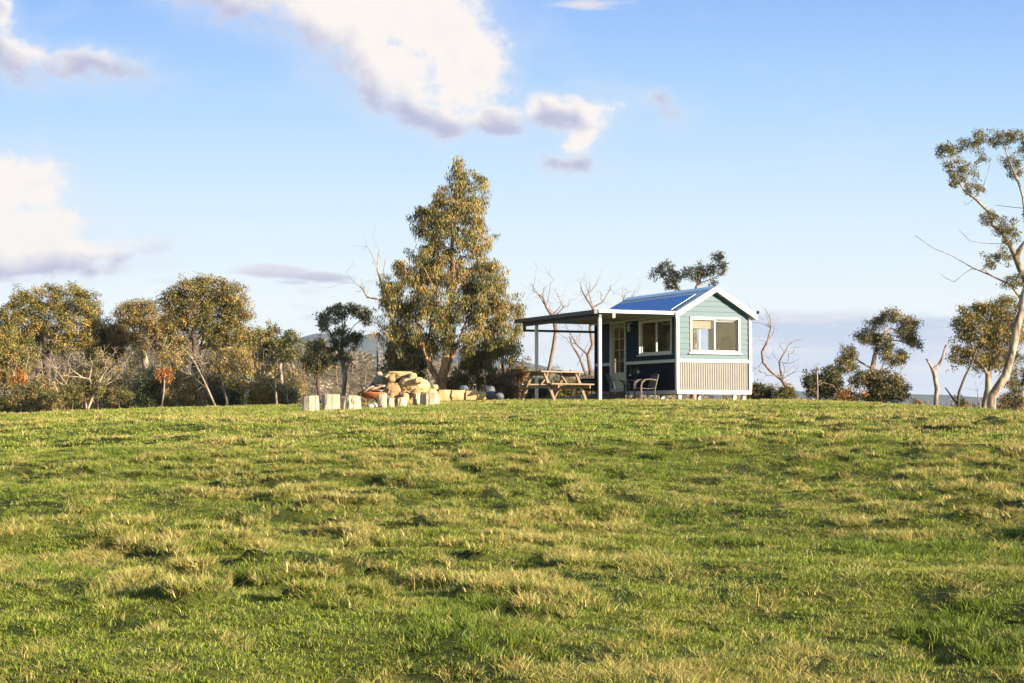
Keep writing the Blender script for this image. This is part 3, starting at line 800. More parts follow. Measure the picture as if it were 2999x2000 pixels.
# ------------------------------------------------------------------ ground
def spaced(lo, hi, d0, g, dmax):
    """coordinates from lo outward with steps growing by factor g"""
    out = [lo]; d = d0
    while out[-1] < hi:
        out.append(out[-1] + d); d = min(d * g, dmax)
    return np.array(out)


def build_ground():
    ys = [spaced(6.2, 24, .045, 1.0035, .2)]
    ys.append(spaced(ys[-1][-1] + .16, 66, .16, 1.002, .3))
    ys.append(spaced(ys[-1][-1] + .6, 3500, .8, 1.05, 150))
    yb = -spaced(-6.0, 600, .3, 1.15, 60)[::-1]
    Ys = np.concatenate([yb, *ys])
    xp = spaced(.03, 9000, .06, 1.006, .2)
    k = np.searchsorted(xp, 24)
    xp = np.concatenate([xp[:0], spaced(.03, 24, .06, 1.006, .18)])
    xp = np.concatenate([xp, spaced(xp[-1] + .3, 3300, .35, 1.09, 250)])
    Xs = np.concatenate([-xp[::-1], xp])
    X, Y = np.meshgrid(Xs, Ys)
    Z = height(X.ravel(), Y.ravel())
    V = np.stack([X.ravel(), Y.ravel(), Z], 1)
    nx, ny = len(Xs), len(Ys)
    i = np.arange(ny - 1)[:, None] * nx + np.arange(nx - 1)[None]
    Q = np.stack([i, i + 1, i + nx + 1, i + nx], -1).reshape(-1, 4)
    d = dryness(V[:, 0], V[:, 1])
    g = np.array([.085, .10, .025]); s = np.array([.24, .20, .08]); b = np.array([.05, .045, .02])
    w = sstep(.1, .6, d)[:, None]
    bare = pits(V[:, 0], V[:, 1])[:, None] * .45
    gp = gaps(V[:, 0], V[:, 1])[:, None]
    th = np.array([.036, .045, .014])  # thatch and soil, with the shade between tufts put into the colour
    col = g * (1 - w) + s * w
    col = col * gp + th * (1 - gp)
    col = col * (1 - bare) + b * bare
    far = sstep(80, 200, np.hypot(V[:, 0], V[:, 1]))[:, None]
    fc = np.array([.14, .105, .06])
    col = col * (1 - far) + fc * far
    me = mesh_np("ground", V, Q, col, smooth=True)
    m, nt, p, out = new_mat("pasture_turf")
    N = nt.nodes.new; L = nt.links.new
    at = N("ShaderNodeAttribute"); at.attribute_name = "tint"
    geo = N("ShaderNodeNewGeometry")
    n1 = N("ShaderNodeTexNoise"); n1.inputs["Scale"].default_value = 22; n1.inputs["Detail"].default_value = 8; n1.inputs["Roughness"].default_value = .75
    L(geo.outputs["Position"], n1.inputs["Vector"])
    rp = N("ShaderNodeValToRGB"); rp.color_ramp.elements[0].position = .33; rp.color_ramp.elements[1].position = .68
    rp.color_ramp.elements[0].color = (.25, .3, .25, 1); rp.color_ramp.elements[1].color = (2.3, 2.2, 1.7, 1)
    L(n1.outputs["Fac"], rp.inputs[0])
    mu = N("ShaderNodeMix"); mu.data_type = "RGBA"; mu.blend_type = "MULTIPLY"; mu.inputs[0].default_value = 1
    L(at.outputs["Color"], mu.inputs[6]); L(rp.outputs[0], mu.inputs[7]); L(mu.outputs[2], p.inputs["Base Color"])
    p.inputs["Roughness"].default_value = .95; p.inputs["Specular IOR Level"].default_value = .1
    bp = N("ShaderNodeBump"); bp.inputs["Strength"].default_value = .7; bp.inputs["Distance"].default_value = .03
    L(n1.outputs["Fac"], bp.inputs["Height"]); L(bp.outputs[0], p.inputs["Normal"])
    o = link("ground", me, m)
    tag(o, "grassy hilltop pasture sloping up to the cabin", "ground", kind="structure")
    return o


# ------------------------------------------------------------------ grass
def blade_mesh(name, n, rad, h, w, cols, bend, seed, stiff=1.0):
    r = np.random.default_rng(seed)
    V = []; Q = []; T = []; C = []
    for k in range(n):
        a = r.uniform(0, 2 * math.pi); q = rad * math.sqrt(r.random())
        x, y = q * math.cos(a), q * math.sin(a)
        b = a + r.normal(0, .7); hh = h * r.uniform(.55, 1.25); ww = w * r.uniform(.7, 1.3)
        bd = bend * r.uniform(.3, 1.3) * hh
        dx, dy = math.cos(b), math.sin(b); sx, sy = -dy, dx
        t = r.uniform(0, math.pi); sx, sy = math.cos(t), math.sin(t)
        c = np.array(cols[r.integers(len(cols))]) * r.uniform(.55, 1.4)
        i = len(V)
        for j, (u, wd) in enumerate(((0, 1), (.5, .8), (1, 0))):
            px = x + dx * bd * u * u; py = y + dy * bd * u * u; pz = hh * (u - .25 * bend * u * u) - .012
            if j < 2:
                V += [(px - sx * ww * wd / 2, py - sy * ww * wd / 2, pz), (px + sx * ww * wd / 2, py + sy * ww * wd / 2, pz)]
            else: V.append((px, py, pz))
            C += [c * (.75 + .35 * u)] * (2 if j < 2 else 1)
        Q.append((i, i + 1, i + 3, i + 2)); T.append((i + 2, i + 3, i + 4))
    me = mesh_np(name, np.array(V), np.array(Q), np.array(C), np.array(T))
    me.materials.append(M["grass_blade"])
    return bpy.data.objects.new(name, me)


def scatter(name, protos, pts, idx, rot, scl, label):
    col = bpy.data.collections.new(name + "_kinds")
    for k, o in enumerate(protos):
        o.name = "%s_%02d" % (name, k)
        col.objects.link(o)
    me = bpy.data.meshes.new(name)
    me.vertices.add(len(pts)); me.vertices.foreach_set("co", np.ascontiguousarray(pts, np.float32).reshape(-1))
    a = me.attributes.new("idx", "INT", "POINT"); a.data.foreach_set("value", idx.astype(np.int32))
    a = me.attributes.new("rot", "FLOAT_VECTOR", "POINT"); a.data.foreach_set("vector", np.ascontiguousarray(rot, np.float32).reshape(-1))
    a = me.attributes.new("scl", "FLOAT_VECTOR", "POINT"); a.data.foreach_set("vector", np.ascontiguousarray(scl, np.float32).reshape(-1))
    o = bpy.data.objects.new(name, me); COL.objects.link(o)
    ng = bpy.data.node_groups.new(name + "_nodes", "GeometryNodeTree")
    ng.interface.new_socket("Geometry", in_out="INPUT", socket_type="NodeSocketGeometry")
    ng.interface.new_socket("Geometry", in_out="OUTPUT", socket_type="NodeSocketGeometry")
    N = ng.nodes.new; L = ng.links.new
    gi = N("NodeGroupInput"); go = N("NodeGroupOutput")
    ip = N("GeometryNodeInstanceOnPoints"); ci = N("GeometryNodeCollectionInfo")
    ci.inputs["Collection"].default_value = col; ci.inputs["Separate Children"].default_value = True; ci.inputs["Reset Children"].default_value = True
    ip.inputs["Pick Instance"].default_value = True

    def na(nm, t):
        n = N("GeometryNodeInputNamedAttribute"); n.data_type = t; n.inputs["Name"].default_value = nm
        return n.outputs["Attribute"]
    L(gi.outputs[0], ip.inputs["Points"]); L(ci.outputs[0], ip.inputs["Instance"])
    L(na("idx", "INT"), ip.inputs["Instance Index"])
    er = N("FunctionNodeEulerToRotation"); L(na("rot", "FLOAT_VECTOR"), er.inputs[0]); L(er.outputs[0], ip.inputs["Rotation"])
    L(na("scl", "FLOAT_VECTOR"), ip.inputs["Scale"])
    L(ip.outputs[0], go.inputs[0])
    md = o.modifiers.new("scatter", "NODES"); md.node_group = ng
    tag(o, label, "grass", kind="stuff")
    return o


def build_grass():
    G = [(.25, .34, .035), (.16, .25, .025), (.34, .40, .05), (.44, .44, .08), (.06, .11, .016)]
    S = [(.66, .53, .15), (.56, .44, .12), (.76, .66, .26), (.38, .26, .08)]
    MX = G + [(.48, .43, .13), (.54, .46, .16)]
    protos = []
    # 0-3 short green, 4-5 mixed, 6-8 straw, 9 loose stems, 10-13 broader far tufts, 14 lush, 15-16 long straw and green of the tussocks
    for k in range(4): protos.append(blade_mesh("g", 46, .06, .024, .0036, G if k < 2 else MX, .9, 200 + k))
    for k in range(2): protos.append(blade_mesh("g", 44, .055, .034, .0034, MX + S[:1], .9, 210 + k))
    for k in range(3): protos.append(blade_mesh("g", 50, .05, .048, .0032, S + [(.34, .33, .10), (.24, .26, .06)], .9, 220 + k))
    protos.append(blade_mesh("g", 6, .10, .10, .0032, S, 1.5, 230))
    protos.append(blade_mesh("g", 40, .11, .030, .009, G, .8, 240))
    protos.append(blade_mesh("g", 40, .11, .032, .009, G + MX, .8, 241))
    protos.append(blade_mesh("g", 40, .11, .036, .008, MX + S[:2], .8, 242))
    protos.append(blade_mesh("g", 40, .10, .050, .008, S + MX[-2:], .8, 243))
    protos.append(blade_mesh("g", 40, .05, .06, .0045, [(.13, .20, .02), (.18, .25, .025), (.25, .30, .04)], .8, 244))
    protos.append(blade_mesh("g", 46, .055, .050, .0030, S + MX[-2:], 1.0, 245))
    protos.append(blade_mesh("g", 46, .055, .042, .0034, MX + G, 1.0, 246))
    protos.append(blade_mesh("g", 44, .06, .032, .0038, [(.035, .065, .012), (.06, .10, .018), (.09, .13, .022)], .9, 247))  # dark tufts for the hollows, shadow put into the blade colour
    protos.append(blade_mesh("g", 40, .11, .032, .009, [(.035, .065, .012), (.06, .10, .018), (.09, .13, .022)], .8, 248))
    r = np.random.default_rng(99)

    def zone(y0, y1, dens, wide=.44, pad=1.0):
        hw = wide * y1 + pad
        n = int(2 * hw * (y1 - y0) * dens)
        x = r.uniform(-hw, hw, n); y = r.uniform(y0, y1, n)
        keep = np.abs(x) < wide * y + pad
        return x[keep], y[keep]
    XS, YS, ID, SC = [], [], [], []
    for (y0, y1, dens, kind) in ((5.8, 11, 1000, 0), (11, 19, 520, 0), (19, 32, 150, 1), (32, 60, 80, 1)):
        x, y = zone(y0, y1, dens)
        d = dryness(x, y) * 1.25 + .04 + r.normal(0, .24, len(x))
        pit = pits(x, y)
        keep = (r.random(len(x)) > pit * .15) & (r.random(len(x)) < .42 + .58 * gaps(x, y))
        x, y, d = x[keep], y[keep], d[keep]
        n = len(x)
        ts = tussock(x, y)
        if kind == 0:
            idx = np.where(d < .24, r.integers(0, 2, n), np.where(d < .46, r.integers(2, 4, n), np.where(d < .6, r.integers(4, 6, n), r.integers(6, 9, n))))
            idx = np.where(r.random(n) < .012, 9, idx)
            lush = vnoise(x / .8, y / .8, 33) > .5
            idx = np.where(lush & (r.random(n) < .3), 14, idx)
            idx = np.where((ts > .4) & (r.random(n) < .7), np.where(d > .06, 15, 16), idx)
        else:
            idx = np.where(d < .16, 10, np.where(d < .36, 11, np.where(d < .6, 12, 13)))
            idx = np.where((ts > .5) & (r.random(n) < .3), 13, idx)
        # hollows get dark tufts: low-sun shadow put into the grass colour
        idx = np.where(pits(x, y) > .5, np.where(y < 19, 17, 18), idx)
        s = r.uniform(.6, 1.25, n) * (1 + .12 * ts) * np.interp(y, [6, 20, 60], [.85, 1, 1])
        XS.append(x); YS.append(y); ID.append(idx); SC.append(s)
    x = np.concatenate(XS); y = np.concatenate(YS); idx = np.concatenate(ID); s = np.concatenate(SC)
    # none under the cabin floor
    lx = (x - 4.75) * CA + (y - 48) * SA; ly = -(x - 4.75) * SA + (y - 48) * CA
    ok = ~((lx > .1) & (lx < 2.3) & (ly > .1) & (ly < 5.0))
    x, y, idx, s = x[ok], y[ok], idx[ok], s[ok]
    z = height(x, y)
    n = len(x)
    rot = np.stack([r.normal(0, .18, n), r.normal(0, .18, n), r.uniform(0, 6.28, n)], 1)
    scl = np.stack([s, s, s * r.uniform(.7, 1.4, n)], 1)
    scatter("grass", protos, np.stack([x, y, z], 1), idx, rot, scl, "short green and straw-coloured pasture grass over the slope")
    print("grass tufts", n)


def build_far():
    # far blue mountain range: a ridge with real depth
    mx = np.array([-1500, 300, 780, 868, 930, 985, 1040, 1085, 1150, 1300, 1500, 1700, 2000, 2250, 2450, 2650, 2800, 2999, 4200])
    my = np.array([1040, 1010, 1003, 985, 968, 972, 980, 968, 985, 1012, 1050, 1085, 1115, 1135, 1148, 1151, 1160, 1166, 1170])
    Y0 = 2800.0
    nx, ny = 360, 26
    xs = np.linspace(-1900, 1900, nx); ys = np.linspace(Y0 - 500, Y0 + 500, ny)
    X, Y = np.meshgrid(xs, ys)
    px = 1499.5 + F * X / Y0
    top = (1210 - np.interp(px, mx, my)) / F * Y0 + EYE
    w = np.clip(1 - np.abs(Y - Y0) / 500, 0, 1) ** .8
    Z = -40 + (top + 40) * w + 14 * fbm(X / 160, Y / 160, 61, 4) * w * (1 - .6 * sstep(.85, 1, w))
    V = np.stack([X.ravel(), Y.ravel(), Z.ravel()], 1)
    i = np.arange(ny - 1)[:, None] * nx + np.arange(nx - 1)[None]
    Q = np.stack([i, i + 1, i + nx + 1, i + nx], -1).reshape(-1, 4)
    me = mesh_np("mountains", V, Q, np.tile([.055, .07, .06], (len(V), 1)), smooth=True)
    o = link("mountains", me, mat("forested_mountain", (.06, .075, .06), .95, var=.3, scale=.02, spec=.1))
    tag(o, "distant blue mountain range on the horizon", "mountains", kind="structure")
    # woodland on the middle-distance ridge, too far and too many to count
    r = np.random.default_rng(5)
    n = 5200
    X = r.uniform(-260, 240, n); Y = r.uniform(250, 620, n)
    ok = np.abs(X) < .42 * Y
    X, Y = X[ok], Y[ok]; n = len(X)
    Z = height(X, Y)
    hs = r.uniform(3.0, 6.5, n)
    C = np.stack([X, Y, Z + hs * .55], 1)
    pal = [(.26, .19, .12), (.18, .15, .08), (.32, .24, .15), (.14, .14, .07), (.38, .30, .20)]
    V, Q, col = leaves(C, (2.2, 2.2, 2.4), 46, 1.0, .45, pal, .1, r)
    # pale trunks
    tb = []
    TV = []; TQ = []
    for k in range(n):
        if r.random() < .4:
            w = .09; x, y, z, h = X[k] + r.normal(0, .6), Y[k] - 1.5, Z[k], hs[k]
            dx = r.normal(0, .6)
            b = len(TV)
            for (u, q) in ((0, 1), (1, .4)):
                for (sx, sy) in ((-1, -1), (1, -1), (0, 1)):
                    TV.append((x + dx * u + sx * w * q, y + sy * w * q, z + h * u))
            TQ += [(b, b + 1, b + 4, b + 3), (b + 1, b + 2, b + 5, b + 4), (b + 2, b, b + 3, b + 5)]
    TV = np.array(TV); TQ = np.array(TQ) + len(V)
    tc = np.tile([.42, .34, .25], (len(TV), 1))
    me = mesh_np("woodland", np.concatenate([V, TV]), np.concatenate([Q, TQ]), np.concatenate([col, tc]))
    tag(link("woodland", me, M["leaf"]), "brown dry woodland covering the hillside behind the paddock", "woodland", kind="stuff")


# ------------------------------------------------------------------ haze
def build_haze():
    mb = MB()
    x, y0, y1, z0, z1 = 3600, -700, 3700, -60, 175
    mb.box(-x, y0, z0, x, y1, z1)
    m = bpy.data.materials.new("haze"); m.use_nodes = True
    nt = m.node_tree; nt.nodes.clear()
    out = nt.nodes.new("ShaderNodeOutputMaterial"); v = nt.nodes.new("ShaderNodeVolumePrincipled")
    v.inputs["Color"].default_value = (.72, .82, 1, 1)
    v.inputs["Density"].default_value = HAZE
    v.inputs["Anisotropy"].default_value = 0.0
    nt.links.new(v.outputs[0], out.inputs["Volume"])
    o = mb.build("haze", m)
    tag(o, "thin blue haze over the far hills", "haze", kind="stuff")


# ------------------------------------------------------------------ sky and light
SUN_A, SUN_EL = R(57), R(15)


def build_sky():
    w = bpy.data.worlds.new("World"); sc.world = w; w.use_nodes = True
    nt = w.node_tree; nt.nodes.clear()
    N = nt.nodes.new; L = nt.links.new
    out = N("ShaderNodeOutputWorld"); bg = N("ShaderNodeBackground"); L(bg.outputs[0], out.inputs[0])
    sky = N("ShaderNodeTexSky"); sky.sky_type = "NISHITA"; sky.sun_disc = False
    sky.sun_elevation = SUN_EL; sky.sun_rotation = math.pi - SUN_A
    sky.air_density = 1.0; sky.dust_density = .6; sky.ozone_density = 1.6; sky.altitude = 300
    bg.inputs["Strength"].default_value = SKY_STR
    tc = N("ShaderNodeTexCoord"); sx = N("ShaderNodeSeparateXYZ"); L(tc.outputs["Generated"], sx.inputs[0])

    def M_(op, a, b=None, c=None, clamp=False):
        n = N("ShaderNodeMath"); n.operation = op; n.use_clamp = clamp
        for i, v in enumerate((a, b, c)):
            if v is None: continue
            if isinstance(v, (int, float)): n.inputs[i].default_value = v
            else: L(v, n.inputs[i])
        return n.outputs[0]
    ay = M_("MAXIMUM", M_("ABSOLUTE", sx.outputs[1]), .02)
    U = M_("MULTIPLY_ADD", M_("DIVIDE", sx.outputs[0], ay), 4.9, 1.4995)
    Vv = M_("MULTIPLY_ADD", M_("DIVIDE", sx.outputs[2], ay), -4.9, 1.21)
    cb = N("ShaderNodeCombineXYZ"); L(U, cb.inputs[0]); L(Vv, cb.inputs[1])
    base = cb.outputs[0]

    def noise(vec, scale, detail=6, rough=.55, stretch=(1, 1, 1), off=(0, 0, 0), dist=0):
        mp = N("ShaderNodeMapping"); mp.inputs["Scale"].default_value = stretch; mp.inputs["Location"].default_value = off
        L(vec, mp.inputs[0])
        n = N("ShaderNodeTexNoise"); n.inputs["Scale"].default_value = scale; n.inputs["Detail"].default_value = detail; n.inputs["Roughness"].default_value = rough
        n.inputs["Distortion"].default_value = dist
        L(mp.outputs[0], n.inputs["Vector"])
        return n.outputs["Fac"]

    def field(vec, ells):
        cur = None
        for (cx, cy, rx, ry, rot, wt) in ells:
            mp = N("ShaderNodeMapping"); mp.vector_type = "TEXTURE"
            mp.inputs["Location"].default_value = (cx, cy, 0); mp.inputs["Rotation"].default_value = (0, 0, R(rot)); mp.inputs["Scale"].default_value = (rx, ry, 1)
            L(vec, mp.inputs[0])
            ln = N("ShaderNodeVectorMath"); ln.operation = "LENGTH"; L(mp.outputs[0], ln.inputs[0])
            v = M_("MULTIPLY", M_("SUBTRACT", 1, ln.outputs["Value"]), wt) if wt != 1 else M_("SUBTRACT", 1, ln.outputs["Value"])
            cur = v if cur is None else M_("SMOOTH_MAX", cur, v, .12)
        return cur

    def shift(vec, dx, dy):
        n = N("ShaderNodeVectorMath"); n.operation = "ADD"; n.inputs[1].default_value = (dx, dy, 0); L(vec, n.inputs[0])
        return n.outputs[0]

    def ramp(x, lo, hi):
        n = N("ShaderNodeMapRange"); n.interpolation_type = "SMOOTHSTEP"
        n.inputs[1].default_value = lo; n.inputs[2].default_value = hi
        L(x, n.inputs[0])
        return n.outputs[0]

    def mixc(f, a, b):
        n = N("ShaderNodeMix"); n.data_type = "RGBA"
        if isinstance(f, (int, float)): n.inputs[0].default_value = f
        else: L(f, n.inputs[0])
        for k, v in ((6, a), (7, b)):
            if isinstance(v, tuple): n.inputs[k].default_value = (*v, 1)
            else: L(v, n.inputs[k])
        return n.outputs[2]

    K = 1.0 / SKY_STR / (2 ** EXPO)          # colours below are as displayed (linear)
    def c(r, g, b):
        f = lambda q: ((q / 255 + .055) / 1.055) ** 2.4 * K
        return (f(r), f(g), f(b))
    # the clear sky: the physical sky, lifted to the photograph's exposure
    hs = N("ShaderNodeHueSaturation"); hs.inputs["Saturation"].default_value = SKY_SAT; hs.inputs["Value"].default_value = SKY_VAL
    L(sky.outputs[0], hs.inputs["Color"])
    clear = hs.outputs[0]
    # thin pale air low down
    fr = ramp(sx.outputs[1], .0, .6)
    grad = N("ShaderNodeValToRGB"); L(Vv, grad.inputs[0])
    els = grad.color_ramp.elements
    stops = [(0.0, c(148, 194, 257)), (.3, c(180, 221, 260)), (.6, c(218, 243, 261)), (.88, c(245, 256, 261)), (1.0, c(247, 256, 260))]
    els[0].position = 0; els[0].color = (*stops[0][1], 1); els[1].position = 1; els[1].color = (*stops[-1][1], 1)
    for q, cc in stops[1:-1]:
        e = els.new(q); e.color = (*cc, 1)
    clear = mixc(M_("MULTIPLY", fr, .92), clear, grad.outputs[0])
    front = ramp(sx.outputs[1], -.1, .6)
    # wisps
    n1 = noise(base, 2.6, 7, .6, (1, 2.2, 1), (3.1, 0, 0))
    clear = mixc(M_("MULTIPLY", ramp(n1, .52, .8), .22), clear, c(236, 240, 252))

    wn = N("ShaderNodeTexNoise"); wn.inputs["Scale"].default_value = 3.2; wn.inputs["Detail"].default_value = 4; L(base, wn.inputs["Vector"])
    ws = N("ShaderNodeVectorMath"); ws.operation = "SUBTRACT"; ws.inputs[1].default_value = (.5, .5, .5); L(wn.outputs["Color"], ws.inputs[0])
    wm = N("ShaderNodeVectorMath"); wm.operation = "MULTIPLY"; wm.inputs[1].default_value = (.20, .14, 0); L(ws.outputs[0], wm.inputs[0])
    wa = N("ShaderNodeVectorMath"); wa.operation = "ADD"; L(base, wa.inputs[0]); L(wm.outputs[0], wa.inputs[1])
    warp = wa.outputs[0]
    A = [(.76, -.05, .32, .12, 12, 1), (.98, .03, .40, .16, 25, 1.1), (1.22, .05, .29, .18, 15, 1.1), (1.36, .16, .15, .20, -10, 1.05), (1.16, .18, .30, .12, 28, .85),
         (1.24, .32, .16, .06, 20, .75), (1.42, .34, .12, .07, 10, .9), (1.10, .26, .12, .06, 20, .55), (1.30, .37, .08, .05, 10, .6)]
    B = [(1.62, .32, .085, .065, 0, 1), (1.72, .33, .115, .07, 0, 1), (1.71, .38, .06, .06, 0, .9), (1.68, .475, .10, .035, 10, .55), (1.94, .305, .04, .03, 0, .45), (2.0, .345, .04, .02, 0, .3)]
    C = [(.02, .17, .14, .07, 12, .9), (.22, .19, .20, .045, 2, .7), (-.02, .02, .05, .10, 0, .9), (.02, .69, .30, .13, 5, 1.1), (.02, .54, .20, .10, 0, .9), (.22, .735, .24, .055, 3, 1.0), (.10, .775, .30, .04, 2, 1.0), (.36, .72, .09, .02, 0, .4)]
    D = [(.80, .795, .16, .028, 4, .9), (.93, .81, .14, .022, 4, .8), (1.72, .005, .16, .022, 0, .6), (.86, .825, .10, .012, 0, .4)]
    ELL = A + B + C
    nz_a = lambda v: noise(v, 5.5, 10, .60, (1, 1.25, 1), (0, 0, 4), .25)
    nz_b = lambda v: noise(v, 5.5, 4, .5, (1, 1.25, 1), (0, 0, 4), .25)
    densb = M_("MULTIPLY_ADD", M_("SUBTRACT", nz_b(base), .5), 0.7, field(warp, ELL))
    hf = M_("MULTIPLY", M_("SUBTRACT", noise(base, 19, 8, .62, (1, 1.2, 1), (5, 1, 0)), .5), .9)
    dens0 = M_("MULTIPLY_ADD", M_("SUBTRACT", nz_a(base), .5), 1.5, field(warp, ELL))
    dens = M_("ADD", dens0, hf)
    v2 = shift(warp, -.05, .065)
    low_side = M_("MULTIPLY_ADD", M_("SUBTRACT", nz_b(shift(base, -.05, .065)), .5), 1.1, field(v2, ELL))
    cover = M_("MULTIPLY", ramp(dens, -.05, .50), ramp(sx.outputs[1], .0, .4))
    # the underside, away from the sun, is the one that ends soonest down and to the left
    lit = ramp(low_side, -.40, .42)
    fine = noise(base, 9, 7, .6, (1, 1, 1), (7, 3, 0))
    lit = M_("MULTIPLY_ADD", M_("SUBTRACT", fine, .5), .6, lit, True)
    veil = M_("MULTIPLY", M_("MULTIPLY", ramp(dens0, -.7, .3), .35), ramp(sx.outputs[1], .0, .4))
    clear = mixc(veil, clear, c(226, 230, 246))
    thin = M_("MULTIPLY", M_("SUBTRACT", 1, ramp(dens, .0, .6)), .35)
    lit = M_("ADD", lit, thin, None, True)
    ccol = mixc(lit, c(186, 190, 220), c(255, 248, 243))
    res = mixc(cover, clear, ccol)
    dl = M_("MULTIPLY_ADD", M_("SUBTRACT", noise(base, 6, 6, .55, (1, 4, 1), (2, 5, 0)), .5), 1.2, field(base, D))
    lc = mixc(ramp(Vv, .775, .83), c(226, 224, 236), c(184, 186, 212))
    res = mixc(M_("MULTIPLY", M_("MULTIPLY", ramp(dl, .0, .5), .95), ramp(sx.outputs[1], .0, .4)), res, lc)
    # low grey cloud streaks and bank near the horizon
    n2 = noise(base, 3.0, 6, .55, (1, 7, 1), (1, 2, 0))
    bank = M_("MULTIPLY", ramp(M_("MULTIPLY_ADD", M_("SUBTRACT", n2, .5), .09, Vv), .905, .945), M_("MULTIPLY", ramp(U, 1.3, 2.15), ramp(sx.outputs[1], .0, .4)))
    bcol = mixc(ramp(M_("MULTIPLY_ADD", M_("SUBTRACT", n2, .5), .16, Vv), .93, 1.17), c(188, 204, 232), c(220, 231, 246))
    bcol = mixc(M_("MULTIPLY", ramp(n2, .48, .68), .75), bcol, c(236, 234, 242))
    res = mixc(M_("MULTIPLY", bank, .92), res, bcol)
    streak = M_("MULTIPLY", ramp(n2, .50, .68), M_("MULTIPLY", ramp(Vv, .72, .95), ramp(M_("MULTIPLY", U, -1), -1.9, -1.3)))
    res = mixc(M_("MULTIPLY", streak, .65), res, c(204, 206, 226))
    L(res, bg.inputs["Color"])
    # sun
    sd = bpy.data.lights.new("sun", "SUN"); sd.energy = SUN_E; sd.angle = R(.55); sd.color = (1, .86, .66)
    s = bpy.data.objects.new("sun", sd); COL.objects.link(s)
    d = Vector((math.sin(SUN_A) * math.cos(SUN_EL), -math.cos(SUN_A) * math.cos(SUN_EL), math.sin(SUN_EL)))
    s.rotation_euler = d.to_track_quat("Z", "Y").to_euler()
    s.location = (30, -20, 40)
# ------------------------------------------------------------------ the cabin
CA, SA = math.cos(R(24)), math.sin(R(24))
CX, CY = 4.75, 48.0
ZG = 1.79


def cabin_world(x, y):
    return CX + CA * x - SA * y, CY + SA * x + CA * y


def panel_holes(mb, a0, a1, z0, z1, holes, put):
    """boxes covering a0..a1 x z0..z1 except the holes; put(a0, a1, z0, z1) adds one box"""
    hs = sorted(holes)
    cur = a0
    for (h0, h1, q0, q1) in hs:
        if h0 > cur: put(cur, h0, z0, z1)
        if q0 > z0: put(h0, h1, z0, q0)
        if q1 < z1: put(h0, h1, q1, z1)
        cur = h1
    if cur < a1: put(cur, a1, z0, z1)


